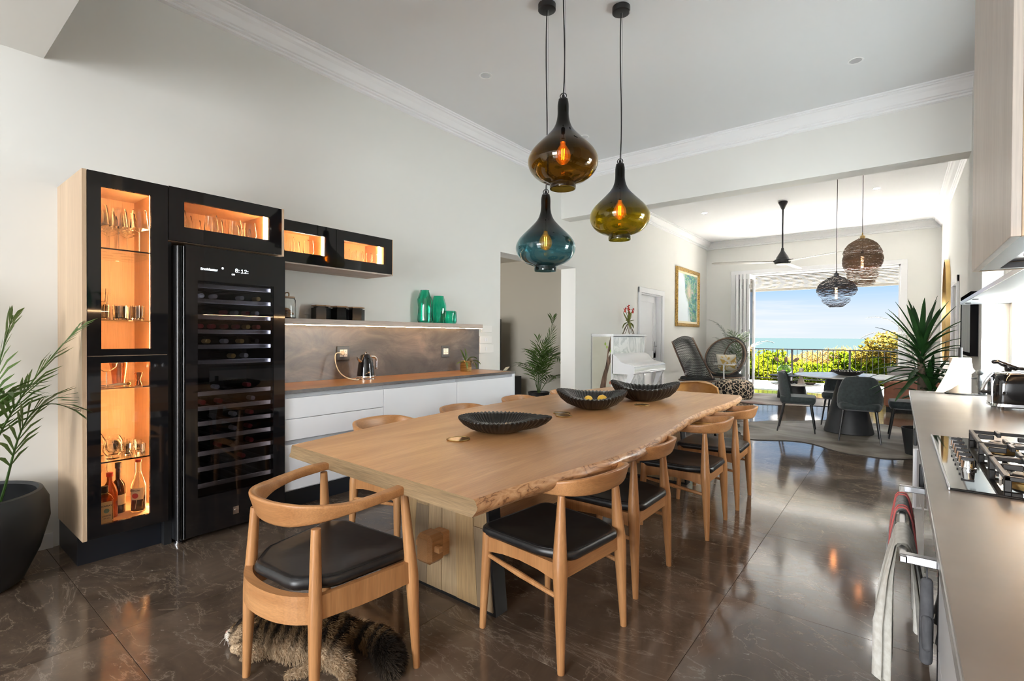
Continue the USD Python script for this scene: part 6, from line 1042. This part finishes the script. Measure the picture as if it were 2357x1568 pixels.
# ------------------------------------------------------------------ the tabby cat asleep under the near chair
SP = math.radians(24); ca, sa = math.cos(SP), math.sin(SP); CO = np.array([-1.93, 1.10, 0])
def cw(s, q, z): return CO+np.array([s*ca+q*sa, s*sa-q*ca, z])          # s along the spine from head to tail, q towards the belly
fur_nodes = {'gp': ('texture_coordinate', {}), 'mp': ('mapping', {'mapping_type': 'point', 'location': (0, 0, 0), 'rotation': (0, 0, 0)}), 's': ('separate_xyz', {}), 'nz': ('noise_texture', {'scale': 13., 'detail': 3.}),
    'k': ('math', {'math_type': 'multiply', 'value2': 118.}), 'n2': ('math', {'math_type': 'multiply_add', 'value2': 9.0}), 'sn': ('math', {'math_type': 'sine'}), 'mr': ('map_range', {'from_min': -.15, 'from_max': .55, 'clamp': True}),
    'zz': ('math', {'math_type': 'multiply_add', 'value2': -.7}), 'mb': ('map_range', {'from_min': .002, 'from_max': .085, 'clamp': True}), 'base': ('mix', {'color1': (.19, .115, .055), 'color2': (.50, .37, .24)}), 'fd': ('math', {'math_type': 'multiply_add', 'value2': -.85, 'value3': 1.0}), 'fm': ('math', {'math_type': 'multiply'}), 'st': ('mix', {'color2': (.022, .015, .011)}),
    'm1': ('mapping', {'location': tuple(-np.array([-.335, .07, .03])*19), 'scale': (19, 19, 19)}), 'g1': ('gradient_texture', {'gradient_type': 'spherical'}), 'r1': ('rgb_ramp', {'ramp': [(.1, (0, 0, 0)), (.45, (1, 1, 1))]}), 'wh': ('mix', {'color2': (.74, .68, .60)}),
    'm2': ('mapping', {'location': tuple(-np.array([.40, .05, .045])*7.5), 'scale': (7.5, 7.5, 7.5)}), 'g2': ('gradient_texture', {'gradient_type': 'spherical'}), 'r2': ('rgb_ramp', {'ramp': [(.05, (0, 0, 0)), (.4, (.95, .95, .95))]}), 'tl': ('mix', {'color2': (.02, .015, .012)}),
    'p': ('principled_bsdf', {'roughness': .62, 'specular_ior_level': .25})}
fur_links = [('gp.object', 'mp.vector'), ('mp.vector', 's.vector'), ('mp.vector', 'nz.vector'), ('s.x', 'k.value1'), ('nz.fac', 'n2.value1'), ('k.value', 'n2.value3'), ('n2.value', 'sn.value1'), ('sn.value', 'mr.value'), ('s.z', 'zz.value1'), ('s.y', 'zz.value3'), ('zz.value', 'mb.value'), ('mb.result', 'base.fac'), ('mb.result', 'fd.value1'),
    ('fd.value', 'fm.value1'), ('mr.result', 'fm.value2'), ('base.color', 'st.color1'), ('fm.value', 'st.fac'), ('mp.vector', 'm1.vector'), ('m1.vector', 'g1.vector'), ('g1.fac', 'r1.fac'), ('st.color', 'wh.color1'), ('r1.color', 'wh.fac'),
    ('mp.vector', 'm2.vector'), ('m2.vector', 'g2.vector'), ('g2.fac', 'r2.fac'), ('wh.color', 'tl.color1'), ('r2.color', 'tl.fac'), ('tl.color', 'p.base_color')]
M['tabby'] = mat('tabby', fur_nodes, fur_links)
# in the cat's own frame: x along the spine, y towards the belly, z up
L = lambda s, q, z: (s, q, z)
mf = hulls([(L(-.245, .035, .062), .046), (L(-.19, .005, .066), .052), (L(-.12, .0, .075), .072), (L(-.02, .012, .080), .080), (L(.08, .005, .078), .078), (L(.145, -.005, .07), .069)])
mf += hulls([(L(-.10, .045, .055), .055), (L(.0, .065, .055), .058), (L(.09, .05, .055), .055)])                         # belly
mf += hulls([(L(-.268, .042, .06), .047), (L(-.300, .05, .048), .036), (L(-.330, .054, .036), .021)])                      # head and muzzle
mf += hulls([(L(-.255, .02, .055), .045), (L(-.285, .066, .042), .034)])
mf += hulls([(L(-.16, .05, .05), .036), (L(-.19, .10, .034), .026), (L(-.235, .112, .024), .019), (L(-.262, .105, .02), .018)])   # front leg
mf += hulls([(L(-.12, .06, .035), .032), (L(-.14, .12, .024), .022), (L(-.18, .135, .02), .018)])
mf += hulls([(L(.13, .03, .075), .066), (L(.17, .085, .06), .046), (L(.235, .115, .036), .025), (L(.285, .155, .024), .018), (L(.315, .20, .018), .017), (L(.318, .222, .016), .018)])   # upper hind leg
mf += hulls([(L(.11, .06, .04), .042), (L(.12, .12, .03), .030), (L(.09, .165, .022), .02), (L(.06, .185, .018), .016)])    # lower hind leg
mf += hulls([(L(.17, -.03, .065), .045), (L(.22, -.055, .055), .036), (L(.29, -.05, .05), .042), (L(.35, -.012, .048), .046), (L(.40, .045, .046), .044), (L(.415, .075, .042), .03)])   # bushy tail
for sx, (ex, ey, ez) in ((1, (-.265, -.002, .10)), (2, (-.255, .05, .105))): mf += m3.Manifold.batch_hull([m3.Manifold.sphere(.022, 14).translate((ex+.012, ey+.004, ez-.025)), m3.Manifold.sphere(.004, 10).translate((ex-.008, ey-.012, ez+.022)), m3.Manifold.sphere(.006, 10).translate((ex+.02, ey, ez))])
cm_ = tm(mf.refine_to_length(.011)); cm_.merge_vertices(); trimesh.smoothing.filter_taubin(cm_, lamb=.5, nu=.53, iterations=14); cm_.vertices[:, 2] = np.maximum(cm_.vertices[:, 2]-cm_.vertices[:, 2].min()*0, .0)
rzc = math.degrees(SP)
t = thing('cat', 'long-haired brown tabby cat asleep on the floor under the near armchair', 'cat', tuple(CO), 0, rot=(0, 0, 0))
flip = np.array([[ca, sa, 0], [sa, -ca, 0], [0, 0, 1.]])
t.GetAttribute('xformOp:rotateXYZ').Set(Gf.Vec3f(0, 0, rzc))
# the frame above mirrors y, so store the body with y turned round and give the fur material the same turn
mir = lambda m: (lambda q: (q.invert(), q)[1])(remap(m, np.diag([1, -1, 1.])))
M['tabby'].GetPrim()
UsdShade.Shader(stage.GetPrimAtPath('/World/Looks/tabby/mp')).CreateInput('scale', Sdf.ValueTypeNames.Float3).Set(Gf.Vec3f(1, -1, 1))
obj('body', mir(cm_), 'tabby', t, True)
sp_, fi = trimesh.sample.sample_surface(cm_, 42000, seed=5); nn = cm_.face_normals[fi]; rg = np.random.default_rng(3)
keep = (sp_[:, 2] > .012) & ~((sp_[:, 0] < -.235) & (rg.random(len(sp_)) < .6)); sp_, nn = sp_[keep], nn[keep]
ln = np.where(sp_[:, 0] < -.23, .007, np.where(sp_[:, 0] > .2, .03, .026))*(.7+.6*rg.random(len(sp_))); lie = np.array([.75, .42, -.12]); legs = (sp_[:, 1] > .11); ln = np.where(legs, ln*.45, ln)
d0 = nn*.55+lie*.7+rg.normal(size=nn.shape)*.16; d0 /= np.linalg.norm(d0, axis=1)[:, None]; d1 = d0+np.array([.35, .2, -.35])*.7; d1 /= np.linalg.norm(d1, axis=1)[:, None]
pts = np.stack([sp_-nn*.001, sp_+d0*ln[:, None]*.5, sp_+(d0+d1)*ln[:, None]*.5], 1); pts[:, :, 2] = np.maximum(pts[:, :, 2], .001); pts[:, :, 1] *= -1
bc = UsdGeom.BasisCurves.Define(stage, str(t.GetPath())+'/fur'); bc.CreateTypeAttr('linear'); bc.CreatePointsAttr(Vt.Vec3fArray.FromNumpy(pts.reshape(-1, 3).astype(np.float32))); bc.CreateCurveVertexCountsAttr(Vt.IntArray.FromNumpy(np.full(len(pts), 3, np.int32)))
bc.CreateWidthsAttr(Vt.FloatArray.FromNumpy(np.tile(np.array([.0017, .0014, .0005], np.float32), len(pts)))); bc.SetWidthsInterpolation('vertex'); UsdShade.MaterialBindingAPI.Apply(bc.GetPrim()).Bind(M['tabby']); bc.GetPrim().SetCustomDataByKey('kind', 'stuff')
pbr('cat_nose', (.42, .17, .13), .5); pbr('cat_eye', (.03, .02, .015), .4); pbr('whisker', (.85, .83, .8), .4)
obj('nose', mir(mv(trimesh.creation.icosphere(2, .0065), (-.350, .052, .043))), 'cat_nose', t, True)
obj('eye', mir(tube(spline([(-.330, .033, .058), (-.322, .030, .064), (-.309, .028, .067)], 8), .0028, 6)), 'cat_eye', t); obj('eye', mir(tube(spline([(-.325, .072, .056), (-.315, .078, .061), (-.303, .082, .062)], 8), .0028, 6)), 'cat_eye', t); obj('mouth', mir(tube(spline([(-.348, .054, .034), (-.338, .066, .028), (-.322, .074, .030)], 8), .0018, 5)), 'cat_eye', t)
obj('whiskers', mir(cat(*[tube(spline([(-.338, .066, .034), (-.343+.012*k, .082, .03-.003*k), (-.342+.022*k, .100, .022-.002*k)], 6), .0006, 4) for k in range(5)])), 'whisker', t)
for sgn in (0, 1): obj('inner_ear', mir(mv(cat(*[tube([(-.268+.008*sgn, -.006+.052*sgn, .093), (-.272+.008*sgn, -.012+.052*sgn, .108), (-.274+.008*sgn, -.014+.052*sgn, .118)], [.006, .006, .001], 6)]), (-.004, -.003, 0))), 'cat_nose', t)
